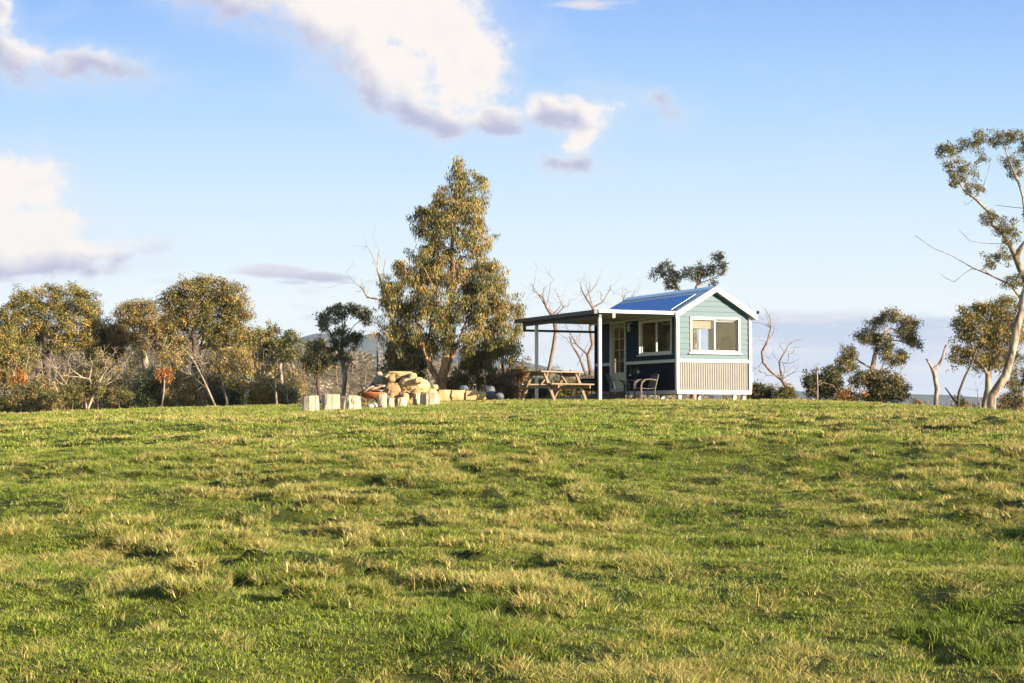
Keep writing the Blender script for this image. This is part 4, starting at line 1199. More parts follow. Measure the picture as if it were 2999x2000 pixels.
def build_cabin():
    c = empty("cabin", (CX, CY, ZG), R(24), "small teal and navy gabled cabin with solar panels and a flat veranda roof", "cabin")
    W, L_ = 2.4, 5.15
    z0, zr, ze, za = .24, 1.07, 2.40, 3.10
    GW = (.46, 2.02, 1.37, 2.31)                 # gable window
    SW = (.33, 2.21, 1.36, 2.29)                 # veranda window
    DR = (3.17, 4.07, .20, 2.31)                 # door
    RW = (2.2, 3.4, 1.40, 2.2)                   # window in the far side
    # structural walls with their openings
    mb = MB(); panel_holes(mb, .0, W, z0, ze, [GW], lambda a, b, p, q: mb.box(a, .0, p, b, .07, q))
    mb.add([(0, .0, ze), (W, .0, ze), (W / 2, .0, za), (0, .07, ze), (W, .07, ze), (W / 2, .07, za)], [(0, 1, 2), (5, 4, 3), (0, 2, 5, 3), (1, 4, 5, 2)])
    mb.build("gable_wall", M["plaster"], c)
    mb = MB(); panel_holes(mb, .07, L_, z0, ze, [SW, DR], lambda a, b, p, q: mb.box(.0, a, p, .07, b, q)); mb.build("veranda_wall", M["lining"], c)
    mb = MB(); panel_holes(mb, .07, L_, z0, ze, [RW], lambda a, b, p, q: mb.box(W - .07, a, p, W, b, q)); mb.build("side_wall", M["plaster"], c)
    mb = MB().box(.07, L_ - .07, z0, W - .07, L_, ze)
    mb.add([(0, L_ - .07, ze), (W, L_ - .07, ze), (W / 2, L_ - .07, za), (0, L_, ze), (W, L_, ze), (W / 2, L_, za)], [(0, 1, 2), (5, 4, 3), (0, 2, 5, 3), (1, 4, 5, 2)])
    mb.build("end_wall", M["lining"], c)
    MB().box(.02, .02, .16, W - .02, L_ - .02, .235).build("floor", M["lining"], c)
    # weatherboards
    pitch = .155

    def rows(lo, hi):
        z = lo
        while z < hi - .01:
            yield z, min(z + pitch, hi)
            z += pitch

    def spans(lo, hi, holes, za_, zb_):
        segs = [(lo, hi)]
        for (h0, h1, q0, q1) in holes:
            if zb_ > q0 + .01 and za_ < q1 - .01:
                segs = [s for (a, b) in segs for s in ((a, min(b, h0)), (max(a, h1), b)) if s[1] - s[0] > .01]
        return segs
    mb = MB()
    for a, b in rows(zr + .05, za):
        for (x0, x1) in spans(.0, W, [(GW[0] - .05, GW[1] + .05, GW[2] - .05, GW[3] + .05)], a, b):
            lim = lambda z: 0 if z <= ze else (z - ze) / (za - ze) * W / 2
            xa0, xb0 = max(x0, lim(a)), min(x1, W - lim(a)); xa1, xb1 = max(x0, lim(b)), min(x1, W - lim(b))
            if xb0 <= xa0: continue
            xb1 = max(xb1, xa1)
            mb.add([(xa0, -.026, a), (xb0, -.026, a), (xb1, -.008, b + .004), (xa1, -.008, b + .004), (xa0, -.002, a), (xb0, -.002, a), (xb1, -.002, b), (xa1, -.002, b)],
                   [(0, 1, 2, 3), (0, 4, 5, 1), (0, 3, 7, 4), (1, 5, 6, 2)])
    mb.build("weatherboards", M["teal"], c)["label"] = "teal boards of the sunlit gable end"
    mb = MB()
    for a, b in rows(zr + .05, ze):
        for (y0, y1) in spans(.0, L_, [(SW[0] - .05, SW[1] + .05, SW[2] - .05, SW[3] + .05), (DR[0] - .06, DR[1] + .06, 0, DR[3] + .05)], a, b):
            mb.add([(-.026, y1, a), (-.026, y0, a), (-.008, y0, b + .004), (-.008, y1, b + .004), (-.002, y1, a), (-.002, y0, a), (-.002, y0, b), (-.002, y1, b)],
                   [(0, 1, 2, 3), (0, 4, 5, 1), (0, 3, 7, 4), (1, 5, 6, 2)])
    mb.build("weatherboards", M["navy"], c)["label"] = "dark navy boards of the shaded veranda side"
    mb = MB()
    for a, b in rows(z0, ze):
        mb.add([(W + .026, 0, a), (W + .026, L_, a), (W + .008, L_, b), (W + .008, 0, b), (W + .002, 0, a), (W + .002, L_, a)], [(0, 1, 2, 3), (4, 5, 1, 0)])
    # leave the far window clear
    mb2 = MB()
    for a, b in rows(z0, ze):
        for (y0, y1) in spans(0, L_, [RW], a, b):
            mb2.add([(W + .026, y0, a), (W + .026, y1, a), (W + .008, y1, b), (W + .008, y0, b), (W + .002, y0, a), (W + .002, y1, a)], [(0, 1, 2, 3), (4, 5, 1, 0)])
    mb2.build("weatherboards", M["teal"], c)

    # corrugated skirts
    def corr(mb, a0, a1, za_, zb_, f, pitch=.076, amp=.011):
        n = int((a1 - a0) / pitch * 8)
        vs = []
        for i in range(n + 1):
            a = a0 + (a1 - a0) * i / n
            o = amp * math.cos(2 * math.pi * (a - a0) / pitch)
            vs += [f(a, o, za_), f(a, o, zb_)]
        mb.add(vs, [(2 * i, 2 * i + 2, 2 * i + 3, 2 * i + 1) for i in range(n)], True)
    mb = MB(); corr(mb, .02, W - .02, z0, zr, lambda a, o, z: (a, -.018 - o, z)); mb.build("corrugated_skirt", M["zinc"], c)["label"] = "bare galvanised corrugated skirt below the gable"
    mb = MB(); corr(mb, .02, DR[0] - .07, z0, zr, lambda a, o, z: (-.018 - o, a, z)); corr(mb, DR[1] + .07, L_, z0, zr, lambda a, o, z: (-.018 - o, a, z))
    mb.build("corrugated_skirt", M["navy_skirt"], c)["label"] = "dark navy corrugated skirt under the veranda window"
    # trim
    mb = MB().box(-.04, -.05, zr - .025, W + .04, -.0, zr + .065); mb.build("mid_rail", M["white_paint"], c, .004)
    mb = MB().box(-.05, .002, zr - .025, -.001, DR[0] - .075, zr + .065).box(-.05, DR[1] + .075, zr - .025, -.001, L_, zr + .065); mb.build("mid_rail", M["white_paint"], c, .004)
    MB().box(-.045, -.055, .13, W + .045, -.0, .243).build("bottom_rail", M["white_paint"], c, .004)
    MB().box(-.055, .002, .13, -.001, L_, .243).build("bottom_rail", M["white_paint"], c, .004)
    MB().box(-.058, -.062, .24, .03, -.001, ze + .0).box(-.058, -.001, .24, -.001, .05, ze).build("corner_trim", M["white_paint"], c, .004)
    MB().box(W - .03, -.062, .24, W + .058, -.001, ze - .02).box(W + .001, -.001, .24, W + .058, .05, ze - .02).build("corner_trim", M["white_paint"], c, .004)
    MB().box(-.055, L_ - .05, .24, -.001, L_ + .03, ze).build("corner_trim", M["navy"], c, .004)
    for (x, y) in ((.12, .06), (1.95, .06), (2.3, .1), (.12, 2.6), (2.25, 2.6), (.12, 4.9), (2.25, 4.9)):
        MB().box(x - .05, y, -.35, x + .05, y + .1, .16).build("stump_footing", M["white_paint"], c)

    # roof
    slope = math.atan(.583); zt = lambda x: 2.515 + .583 * (x if x <= 1.2 else 2.4 - x)
    ya, yb = -.17, L_ + .16
    for side, nm in ((0, "windward"), (1, "lee")):
        mb = MB()
        n = int((yb - ya) / .19 * 8)
        vs = []
        for i in range(n + 1):
            y = ya + (yb - ya) * i / n
            ph = (y - ya) / .19 % 1
            o = .028 * (sstep(.08, .2, ph) - sstep(.38, .5, ph))
            for x in (-.14, 1.2):
                xx = x if side == 0 else 2.4 - x
                vs.append((xx, y, zt(x) + float(o)))
        fs = [(2 * i, 2 * i + 1, 2 * i + 3, 2 * i + 2) if side else (2 * i, 2 * i + 2, 2 * i + 3, 2 * i + 1) for i in range(n)]
        mb.add(vs, fs)
        # underside lining
        X = [-.14, 1.2] if side == 0 else [2.54, 1.2]
        v = []
        for y in (ya + .01, yb - .01):
            for x, xx in zip((-.14, 1.2), X):
                v += [(xx, y, zt(x) - .005), (xx, y, zt(x) - .085)]
        mb.add(v, [(0, 2, 3, 1), (5, 7, 6, 4), (1, 3, 7, 5), (0, 1, 5, 4), (0, 4, 6, 2)])
        mb.build("roof", M["roof"], c)
    mb = MB()
    for s in (1, -1):
        mb.add([(1.2, ya - .01, zt(1.2) + .055), (1.2, yb + .01, zt(1.2) + .055), (1.2 + s * .14, yb + .01, zt(1.06) + .05), (1.2 + s * .14, ya - .01, zt(1.06) + .05), (1.2 + s * .14, yb + .01, zt(1.06) + .03), (1.2 + s * .14, ya - .01, zt(1.06) + .03)],
               [(0, 1, 2, 3) if s < 0 else (3, 2, 1, 0), (3, 2, 4, 5)])
    mb.build("ridge_cap", M["roof"], c)
    for s in (0, 1):
        for (y0, y1) in ((ya - .035, ya), (yb, yb + .03)):
            mb = MB(); v = []
            for x in (-.16, 1.2):
                xx = x if s == 0 else 2.4 - x
                for y in (y0, y1):
                    v += [(xx, y, zt(x) + .045), (xx, y, zt(x) - .12)]
            mb.add(v, [(0, 1, 5, 4), (2, 6, 7, 3), (0, 4, 6, 2), (1, 3, 7, 5), (0, 2, 3, 1), (4, 5, 7, 6)])
            mb.build("barge_board", M["white_paint"], c, .003)
    # gutter on the right eave
    MB().box(2.50, ya + .02, zt(-.14) - .12, 2.60, yb - .02, zt(-.14) - .01).build("gutter", M["white_metal"], c, .006)

    # solar panels
    for (p0, p1) in ((.26, 1.90), (1.925, 3.58), (3.605, 5.18)):
        fr = MB(); w = p1 - p0; h = .93
        for b in ((0, 0, h, .03), (0, w - .03, h, w), (0, .03, .03, w - .03), (h - .03, .03, h, w - .03)):
            fr.box(b[0], b[1], 0, b[2], b[3], .026)
        f = fr.build("solar_panel", M["alu"], c)
        f.location = (-.03, p0, zt(-.03) + .055); f.rotation_euler = (0, -slope, 0)
        MB().box(.03, .03, .002, h - .03, w - .03, .022).build("cells", M["solar"], f)
        for y in (.25, w - .25): MB().box(.05, y - .02, -.028, h - .05, y + .02, -.001).build("mounting_rail", M["alu"], f)

    # windows
    def window(axis, hole, sill=True, glass=M["glass"], fm=M["white_paint"], slide=True):
        a0, a1, q0, q1 = hole
        def bx(mb, a, b, d0, d1, p, q):
            return mb.box(a, d0, p, b, d1, q) if axis == "g" else (mb.box(d0, a, p, d1, b, q) if axis == "s" else mb.box(W - d1, a, p, W - d0, b, q))
        fr = MB(); t = .05
        for (a, b, p, q) in ((a0 - t, a1 + t, q1, q1 + t), (a0 - t, a0, q0, q1), (a1, a1 + t, q0, q1), (a0 - t, a1 + t, q0 - t, q0)):
            bx(fr, a, b, -.05, .06, p, q)
        f = fr.build("window", fm, c, .003)
        sa = MB(); mid = (a0 + a1) / 2; s = .028
        for (u0, u1, dd) in ((a0, mid + .02, .0), (mid - .02, a1, .022)):
            for (a, b, p, q) in ((u0, u1, q1 - s, q1), (u0, u0 + s, q0 + s, q1 - s), (u1 - s, u1, q0 + s, q1 - s), (u0, u1, q0, q0 + s)):
                bx(sa, a, b, dd, dd + .02, p, q)
        sa.build("sash", fm, f)
        for (u0, u1, dd) in ((a0 + s, mid - .008, .01), (mid + .008, a1 - s, .032)):
            bx(MB(), u0, u1, dd - .002, dd + .002, q0 + s, q1 - s).build("pane", glass, f)
        if sill:
            bx(MB(), a0 - .11, a1 + .11, -.085, -.0, q0 - t - .035, q0 - t - .002).build("sill", fm, f, .003)
        return f
    window("g", GW); window("s", SW); window("r", RW, False)
    # blinds inside the gable window
    MB().box(.48, .10, 2.03, 1.22, .115, 2.33).build("blind", M["blind"], c)
    MB().box(1.26, .10, 2.24, 2.0, .115, 2.33).build("blind", M["white_cloth"], c)
    # door
    fr = MB()
    y0, y1 = DR[0], DR[1]
    fr.box(-.05, y0 - .065, .243, .06, y0, DR[3] + .06).box(-.05, y1, .243, .06, y1 + .065, DR[3] + .06).box(-.05, y0, DR[3], .06, y1, DR[3] + .06).box(-.07, y0, .243, .06, y1, .27)
    d = fr.build("door", M["white_paint"], c, .003)
    lf = MB(); x0_, x1_ = .0, .035
    st = .11; zb, ztp = .28, DR[3] - .01
    lf.box(x0_, y0 + .01, zb, x1_, y0 + st, ztp).box(x0_, y1 - st, zb, x1_, y1 - .01, ztp)
    lf.box(x0_, y0 + st, zb, x1_, y1 - st, zb + .55).box(x0_, y0 + st, ztp - .10, x1_, y1 - st, ztp)
    ga, gb = zb + .55, ztp - .10
    for k in range(1, 4):
        z = ga + (gb - ga) * k / 4; lf.box(x0_ + .003, y0 + st, z - .012, x1_ - .003, y1 - st, z + .012)
    ym = (y0 + y1) / 2
    lf.box(x0_ + .002, ym - .013, ga, x1_ - .002, ym + .013, gb)
    lf.build("door_leaf", M["cream"], d, .002)
    MB().box(.015, y0 + st, ga, .019, y1 - st, gb).build("pane", M["glass"], d)
    MB().tube([(-.045, y0 + .06, 1.22), (-.045, y0 + .16, 1.22)], .010, 8).box(-.05, y0 + .045, 1.20, .0, y0 + .07, 1.24).build("handle", M["alu"], d)
    # wall lamp
    lp = MB().lathe([(.0, .0), (.055, .0), (.055, .03), (.045, .04)], (-.10, 2.77, 2.26), 14)
    lp.box(-.10, 2.75, 2.28, -.01, 2.79, 2.32)
    lo = lp.build("wall_lamp", M["white_metal"], c)
    MB().lathe([(.0, -.22), (.035, -.215), (.05, -.17), (.05, -.03), (.04, .0)], (-.10, 2.77, 2.25), 14).build("lamp_shade", M["terracotta"], lo)

    # veranda
    def roofslab():
        mb = MB()
        n = 140; vs = []
        for i in range(n + 1):
            y = -.12 + 5.4 * i / n
            o = .012 * math.cos(2 * math.pi * y / .155)
            vs += [(-2.64, y, 2.475 + o), (-.05, y, 2.505 + o)]
        mb.add(vs, [(2 * i, 2 * i + 1, 2 * i + 3, 2 * i + 2) for i in range(n)], True)
        mb.box(-2.62, -.10, 2.42, -.06, 5.26, 2.455)
        return mb
    roofslab().build("veranda_roof", M["roof"], c)
    MB().box(-2.60, -.09, 2.395, -.065, 5.25, 2.418).build("veranda_ceiling", M["ceiling"], c)
    mb = MB()
    for k in range(1, 5): mb.box(-2.58, k * 1.05 - .02, 2.375, -.07, k * 1.05 + .02, 2.394)
    mb.build("ceiling_batten", M["ceiling"], c)
    MB().box(-2.60, -.145, 2.40, -.10, -.102, 2.49).build("fascia", M["white_metal"], c, .004)
    MB().box(-2.76, -.16, 2.36, -2.645, 5.30, 2.48).build("gutter", M["dark_metal"], c, .01)
    MB().box(-2.60, 5.262, 2.38, -.06, 5.30, 2.49).build("fascia", M["dark_metal"], c)
    MB().box(-2.52, .0, 2.26, -2.44, 5.22, 2.372).build("beam", M["dark_metal"], c)
    MB().box(-2.438, 5.12, 2.10, .0, 5.19, 2.17).build("tie_rail", M["dark_metal"], c)
    MB().box(-2.52, 5.12, 2.10, -2.44, 5.19, 2.255).build("bracket", M["dark_metal"], c)
    MB().box(-2.18, -.19, 2.26, -2.11, -.15, 2.42).build("downpipe_spout", M["white_metal"], c)
    MB().box(-2.525, -.005, -.4, -2.44, .08, 2.258).build("post", M["white_metal"], c, .004)
    MB().box(-2.525, 4.22, -.4, -2.44, 4.305, 2.258).build("post", M["white_metal"], c, .004)
    # power cable and weatherhead knob at the right-hand barge
    MB().tube([(2.52, -.1, 2.42), (2.60, -.14, 2.50)], .012, 6).lathe([(.0, -.05), (.045, -.03), (.05, .02), (.0, .055)], (2.62, -.15, 2.53), 10).build("antenna_knob", M["black"], c)
    # furniture seen through the windows
    def inside(x, y): return (*cabin_world(x, y), ZG + .24)
    b = empty("bed", inside(1.2, 1.1), R(24), "bed with charcoal cushions added for the dark hill reflection in the gable window", "bed")
    MB().box(-1.05, -.9, 0, 1.05, .55, .7).build("bed_base", M["lining"], b)
    MB().box(-1.05, -.9, .7, 1.05, .55, 1.06).build("mattress", M["white_cloth"], b, .04)
    ro = rock_mesh(3, 2, .12, (1, 1, 1))
    for (x, y, sx, sy, sz, lab) in ((.74, -.55, .26, .14, .30, "tallest charcoal cushion"), (.34, -.60, .22, .10, .12, "low charcoal cushion")):  # dark cushions added to stand for a hill reflected in the gable pane
        me = rock_mesh(int(x * 100), 3, .10, (sx, sy, sz))
        o = link("reflection_cushion", me, M["reflection_cloth"], b); o.location = (x, y, 1.06 + sz * .75)
    s = empty("shelf_unit", inside(2.12, 3.6), R(24), "cream open shelf unit seen through the veranda window", "shelf")
    MB().box(-.14, -.55, 0, .14, -.50, 1.95).box(-.14, .0, 0, .14, .05, 1.95).box(-.14, .50, 0, .14, .55, 1.95).build("side_panel", M["cream"], s)
    for z in (.4, .8, 1.2, 1.55, 1.9):
        MB().box(-.139, -.498, z, .139, -.002, z + .03).box(-.139, .052, z, .139, .498, z + .03).build("shelf", M["cream"], s)
    j = MB().lathe([(.0, 0), (.11, .01), (.14, .12), (.12, .24), (.06, .33), (.075, .42), (.05, .46), (0, .47)], (0, 0, 0), 16).build("jug", M["terracotta"])
    j.location = (*cabin_world(1.5, 3.0), ZG + 1.22)
    tag(j, "pale ceramic jug standing on the bench behind the veranda window", "jug")
    bn = empty("bench", inside(1.5, 3.0), R(24), "timber bench under the pale jug inside the cabin", "bench")
    MB().box(-.25, -.5, .93, .25, .5, .978).build("bench_top", M["lining"], bn); MB().box(-.22, -.46, 0, .22, .46, .93).build("cupboard", M["lining"], bn)
    return c


# ------------------------------------------------------------------ rocks
def rock_mesh(seed, sub, amp, size, boxy=0.0):
    from mathutils import noise
    bm = bmesh.new()
    bmesh.ops.create_icosphere(bm, subdivisions=sub + 1, radius=1)
    off = Vector((seed * 3.1, seed * 1.7, seed * .9))
    for v in bm.verts:
        p = v.co.copy()
        if boxy:
            m = max(abs(p.x), abs(p.y), abs(p.z))
            p = p.lerp(p / m * .85, boxy)
        n = noise.noise(p * 1.3 + off) * .55 + (.5 - abs(noise.noise(p * 2.7 + off))) * .45 - .1 + noise.noise(p * 7 + off) * .2 + noise.noise(p * 15 + off) * .09
        if sub >= 3: p.z = round(p.z * 4.5) / 4.5 * .35 + p.z * .65
        p = p * (1 + amp * 2 * n)
        v.co = Vector((p.x * size[0], p.y * size[1], p.z * size[2]))
    me = bpy.data.meshes.new("rock"); bm.to_mesh(me); bm.free()
    me.polygons.foreach_set("use_smooth", [sub >= 3] * len(me.polygons))
    return me


def build_yard():
    k = lambda Y: Y / F
    # ---- sawn log stools: px centre, half width px, top y, Y
    def stump(label, x0, x1, top, bot, Y, seed, tilt=0):
        r = np.random.default_rng(seed)
        hx = (x1 - x0) / 2 * k(Y); p = P((x0 + x1) / 2, bot, Y); z = H(p[0], Y)
        ztop = P(0, top, Y)[2]; h = max(ztop - z, .2) + .06
        n = 28; vs = []; ang = r.uniform(0, 6)
        ph = r.uniform(0, 6, 3)
        rad = [hx * (1 + .05 * math.sin(3 * a + ph[0]) + .035 * math.sin(7 * a + ph[1]) + .02 * math.sin(13 * a + ph[2])) for a in [2 * math.pi * i / n for i in range(n)]]
        lv = [0, .15, .5, .88, .97, 1.0]; sc_ = [1.06, 1.02, 1.0, .99, .975, .93]
        for q, s in zip(lv, sc_):
            for i in range(n):
                a = 2 * math.pi * i / n
                rr = rad[i] * s + r.normal(0, .007)
                vs.append((rr * math.cos(a), rr * math.sin(a), q * h + (.012 * math.sin(a + ang) if q > .9 else 0)))
        vs.append((0, 0, h)); fs = []
        for j in range(len(lv) - 1):
            for i in range(n):
                fs.append((j * n + i, j * n + (i + 1) % n, (j + 1) * n + (i + 1) % n, (j + 1) * n + i))
        m0 = len(fs)
        for i in range(n): fs.append(((len(lv) - 1) * n + i, (len(lv) - 1) * n + (i + 1) % n, len(vs) - 1))
        mb = MB().add(vs, fs)
        o = mb.build("log_stool", [M["stump"], M["stump_end"]])
        for i in range(m0, len(fs)): o.data.polygons[i].material_index = 1
        o.location = (p[0], Y, z - .05); o.rotation_euler = (R(tilt), R(tilt * .7), seed * 1.1)
        tag(o, label, "log stool", "sawn log stools round the fire bowl")
        return o
    stump("pale sawn log stool standing leftmost of the circle", 885, 933, 1161, 1203, 41.5, 1)
    stump("taller pale sawn log stool just behind the leftmost one", 941, 993, 1155, 1199, 43.0, 2)
    so = stump("slightly tilted sawn log stool with a brown scar, left of the fire bowl", 1000, 1058, 1162, 1204, 41.5, 3, 3)
    a = -math.pi / 2 + .3 - so.rotation_euler.z; rr = 27 * k(41.5)
    scar = link("bark_scar", rock_mesh(71, 2, .15, (.055, .014, .085)), M["rust"], so)
    scar.location = (rr * math.cos(a), rr * math.sin(a), .27); scar.rotation_euler = (0, 0, a + math.pi / 2)
    stump("pinkish sawn log stool tucked against the right side of the fire bowl", 1106, 1132, 1153, 1194, 42.6, 4)
    stump("left one of the two short slim log stools below the rock heap", 1134, 1158, 1166, 1199, 42.0, 5)
    stump("right one of the two short slim log stools below the rock heap", 1161, 1191, 1166, 1199, 42.0, 6)
    stump("slim sawn log stool half hidden behind the rightmost big one", 1209, 1228, 1153, 1191, 43.2, 7)
    stump("widest sawn log stool, at the right end of the circle beside the sandstone row", 1233, 1287, 1153, 1194, 42.6, 8)
    # brown scar on the tilted stool
    # ---- fire bowl
    Y = 43.6; p = P(1090, 1190, Y); z = H(p[0], Y)
    fb = empty("fire_bowl", (p[0], Y, z), .3, "shallow rust-orange steel fire bowl on legs among the log stools", "fire bowl")
    MB().lathe([(.0, .24), (.16, .25), (.27, .30), (.33, .37), (.345, .41), (.33, .412), (.31, .37), (.25, .315), (.15, .275), (0, .265)], n=28).build("bowl", M["rust"], fb)
    for q in range(4):
        a = q * math.pi / 2 + .5
        MB().tube([(.27 * math.cos(a), .27 * math.sin(a), -.05), (.20 * math.cos(a), .20 * math.sin(a), .275)], .016, 6).build("leg", M["rust"], fb)
    r = np.random.default_rng(4)
    logs = [(-.16, .02, .44, .62, .9, .05, "longest firewood branch leaning up out of the left of the fire bowl"), (.05, -.08, .44, .50, -.5, .03, "thick firewood log lying across the front of the fire bowl"),
            (.08, .10, .50, .52, .3, .04, "firewood log lying on top of the others in the fire bowl"), (-.05, .12, .46, .45, -1.1, .035, "dark firewood stick at the back of the fire bowl"),
            (-.12, -.1, .47, .5, 1.5, .028, "thin firewood stick poking toward the camera from the fire bowl")]
    for (x, y, zz, L_, a, rad, lb) in logs:
        pts = []
        for i in range(6):
            t = i / 5 - .5
            pts.append((t * L_, .015 * math.sin(i * 2 + a * 5), .01 * math.cos(i * 3 + a)))
        o = MB().tube(pts, [rad * (1.1 - .08 * i) for i in range(6)], 9).build("firewood_log", M["log"])
        o.location = (p[0] + x, Y + y, z + zz + .02); o.rotation_euler = (0, -.22 * math.sin(a * 2) - .15, a)
        tag(o, lb, "firewood", "firewood in the bowl")
    ash = rock_mesh(55, 3, .2, (.16, .14, .09)); o = link("ash_pile", ash, M["terracotta"]); o.location = (p[0] + .02, Y, z + .03); tag(o, "small heap of pale ash under the fire bowl", "ash heap")

    # ---- rock heap and sandstone row
    def rock(label, x0, x1, y0, y1, Y, m, seed, sub=3, amp=.14, boxy=.3, group=None, name="boulder", depth=None, rz=0, cat="rock", sink=0, ry=0):
        if name == "sandstone_block": x0, x1 = x0 - 2, x1 + 2
        hx = (x1 - x0) / 2 * k(Y); hz = (y1 - y0) / 2 * k(Y)
        o = link(name, rock_mesh(seed, min(sub + 1, 4), amp, (hx, depth or min(hx, hz * 1.6), hz), boxy), M[m])
        q = P((x0 + x1) / 2, (y0 + y1) / 2, Y); o.location = (q[0], Y, q[2]); o.rotation_euler = (0, ry, rz)
        tag(o, label, cat, group)
        return o
    g = "boulders heaped behind the log stools"
    rock("flat honey sandstone slab lying on top of the rock heap", 1122, 1214, 1086, 1112, 46.0, "sandstone", 1, 4, .16, .4, g, depth=.35)
    rock("big rounded honey sandstone boulder, right half of the heap", 1168, 1258, 1106, 1156, 45.4, "sandstone", 2, 4, .14, .25, g, depth=.35)
    rock("brown boulder under the left end of the flat slab", 1128, 1176, 1118, 1176, 45.3, "sandstone_brown", 3, 3, .16, .2, g)
    rock("pale grey boulder left of the flat slab behind the fire bowl", 1094, 1134, 1100, 1134, 46.2, "stump_end", 4, 3, .2, .2, g)
    rock("blue-black rock low behind the fire bowl", 1080, 1130, 1116, 1150, 46.4, "bluestone", 5, 3, .18, .2, g)
    rock("dark rock filling the gap beneath the flat slab", 1156, 1190, 1108, 1150, 46.2, "bluestone", 6, 3, .18, .2, g)
    rock("red-brown rock at the foot of the heap between the slim stools", 1166, 1212, 1142, 1190, 44.8, "sandstone_brown", 7, 3, .2, .2, g)
    rock("small reddish rock right of the pinkish log stool", 1130, 1162, 1150, 1192, 44.6, "sandstone_brown", 8, 3, .2, .2, g)
    rock("low honey rock joining the rounded boulder to the sandstone row", 1240, 1282, 1136, 1180, 45.8, "sandstone", 9, 3, .16, .3, g)
    for (x0, x1, y0, y1, YY, m, sd, lb) in ((1136, 1158, 1098, 1120, 45.2, "sandstone_brown", 41, "fist-sized brown rock wedged under the left tip of the flat slab"), (1196, 1222, 1092, 1112, 45.6, "sandstone", 42, "small honey rock propping the right end of the flat slab"),
                                            (1214, 1240, 1104, 1124, 45.0, "sandstone", 43, "rough honey rock sitting on top of the big rounded boulder"), (1176, 1198, 1150, 1176, 44.4, "sandstone", 44, "small pale rock in front of the big rounded boulder's left foot"),
                                            (1206, 1232, 1138, 1160, 44.5, "sandstone_brown", 45, "small brown rock in front of the big rounded boulder's middle"), (1100, 1120, 1088, 1104, 46.4, "stump_end", 46, "small grey rock perched on the pale grey boulder"),
                                            (1262, 1284, 1126, 1142, 46.0, "sandstone", 47, "small honey rock perched on the low rock right of the heap")):
        rock(lb, x0, x1, y0, y1, YY, m, sd, 3, .2, .2, g)
    g2 = "sandstone blocks edging the garden bed"
    for (x0, x1, y0, y1, lb, s) in ((1281, 1322, 1139, 1178, "squarish sandstone block, nearest to the widest log stool in the row", 21), (1319, 1363, 1140, 1176, "long sandstone block with a dark joint either side, second in the row", 22),
                                    (1360, 1401, 1142, 1174, "sandstone block third along the row under the olive bush", 23), (1396, 1424, 1147, 1172, "small tapering sandstone block ending the row", 24)):
        rock(lb, x0, x1, y0, y1, 47.6, "sandstone", s, 3, .07, .75, g2, name="sandstone_block", depth=.2, rz=.1)
    rock("dark blue-grey boulder at the right end of the sandstone row", 1420, 1450, 1128, 1172, 48.5, "bluestone", 30, 3, .15, .2)
    rock("small dark rock in the grass right of the dark boulder", 1450, 1476, 1150, 1172, 49.5, "bluestone", 31, 3, .15, .2)
    rock("dark lumpy rock on top of the sandstone row", 1345, 1372, 1128, 1146, 48.4, "bluestone", 32, 3, .15, .2)

    # ---- picnic table
    px_, py_ = 1.18, 46.9; z = H(px_, py_)
    t = empty("picnic_table", (px_, py_, z), R(43), "timber picnic table with attached benches beside the veranda", "picnic table")
    mb = MB()
    for q in range(5): mb.box(-.84, -.355 + q * .144, .775, .84, -.355 + q * .144 + .134, .815)
    mb.build("tabletop", M["timber"], t, .004)
    for s in (-1, 1):
        mb = MB()
        for q in range(2): mb.box(-.84, s * .63 - .13 + q * .134, .43, .84, s * .63 - .13 + q * .134 + .125, .47)
        mb.build("bench_seat", M["timber"], t, .004)
    for x in (-.62, .62):
        for s in (-1, 1):
            MB().beam((x, s * .24, .772), (x, s * .66, -.05), .045, .095, (1, 0, 0)).build("leg", M["timber"], t)
        MB().box(x + .028, -.76, .335, x + .066, .76, .428).build("crossbar", M["timber"], t)
        MB().box(x + .028, -.34, .68, x + .066, .34, .772).build("top_cleat", M["timber"], t)
        e = -1 if x > 0 else 1
        MB().beam((x + e * .05, 0, .40), (x + e * .42, 0, .765), .07, .04, (0, 0, 1)).build("brace", M["timber"], t)

    # ---- veranda chairs and table
    def armchair(label, x, y, rz, m):
        ch = empty("armchair", (x, y, H(x, y) + .0), rz, label, "chair", "armchairs on the veranda")
        w = .27
        for s in (-1, 1):
            # front leg flowing into the curved arm and down the back
            pts = [(-.24, s * w, -.03), (-.26, s * w, .25), (-.26, s * w, .42), (-.23, s * w, .54), (-.14, s * w, .60), (-.0, s * w, .615), (.14, s * w, .60), (.23, s * w, .585)]
            MB().tube(pts, .016, 8).build("armrest", m, ch)
            MB().tube([(-.12, s * (w - .03), .57), (-.2, s * (w - .03), .52), (-.225, s * (w - .03), .42), (-.22, s * (w - .03), .1), (-.2, s * (w - .03), -.03)], .012, 6).build("leg", m, ch)
            MB().tube([(.18, s * w * .95, -.03), (.17, s * w, .3), (.2, s * w, .42), (.30, s * w * .9, .74)], .015, 8).build("leg", m, ch)
        mb = MB().tube([(-.25, -w, .36), (-.25, w, .36)], .013, 6).tube([(.2, -w, .36), (.2, w, .36)], .013, 6)
        for i in range(9): mb.box(-.24 + i * .05, -w + .02, .355 - .02 * math.sin(i / 8 * math.pi), -.24 + i * .05 + .042, w - .02, .367 - .02 * math.sin(i / 8 * math.pi))
        mb.build("seat", m, ch)
        mb = MB().tube([(.30, -w * .9, .74), (.33, 0, .76), (.30, w * .9, .74)], .015, 8)
        for i in range(8):
            f = i / 8; mb.beam((.205 + .09 * f, -w + .02, .40 + .33 * f), (.205 + .09 * f, w - .02, .40 + .33 * f), .012, .032)
        mb.build("backrest", m, ch)
        return ch
    armchair("brown cane armchair facing left, right of the small veranda table", 3.86, 48.3, R(18), M["wicker"])
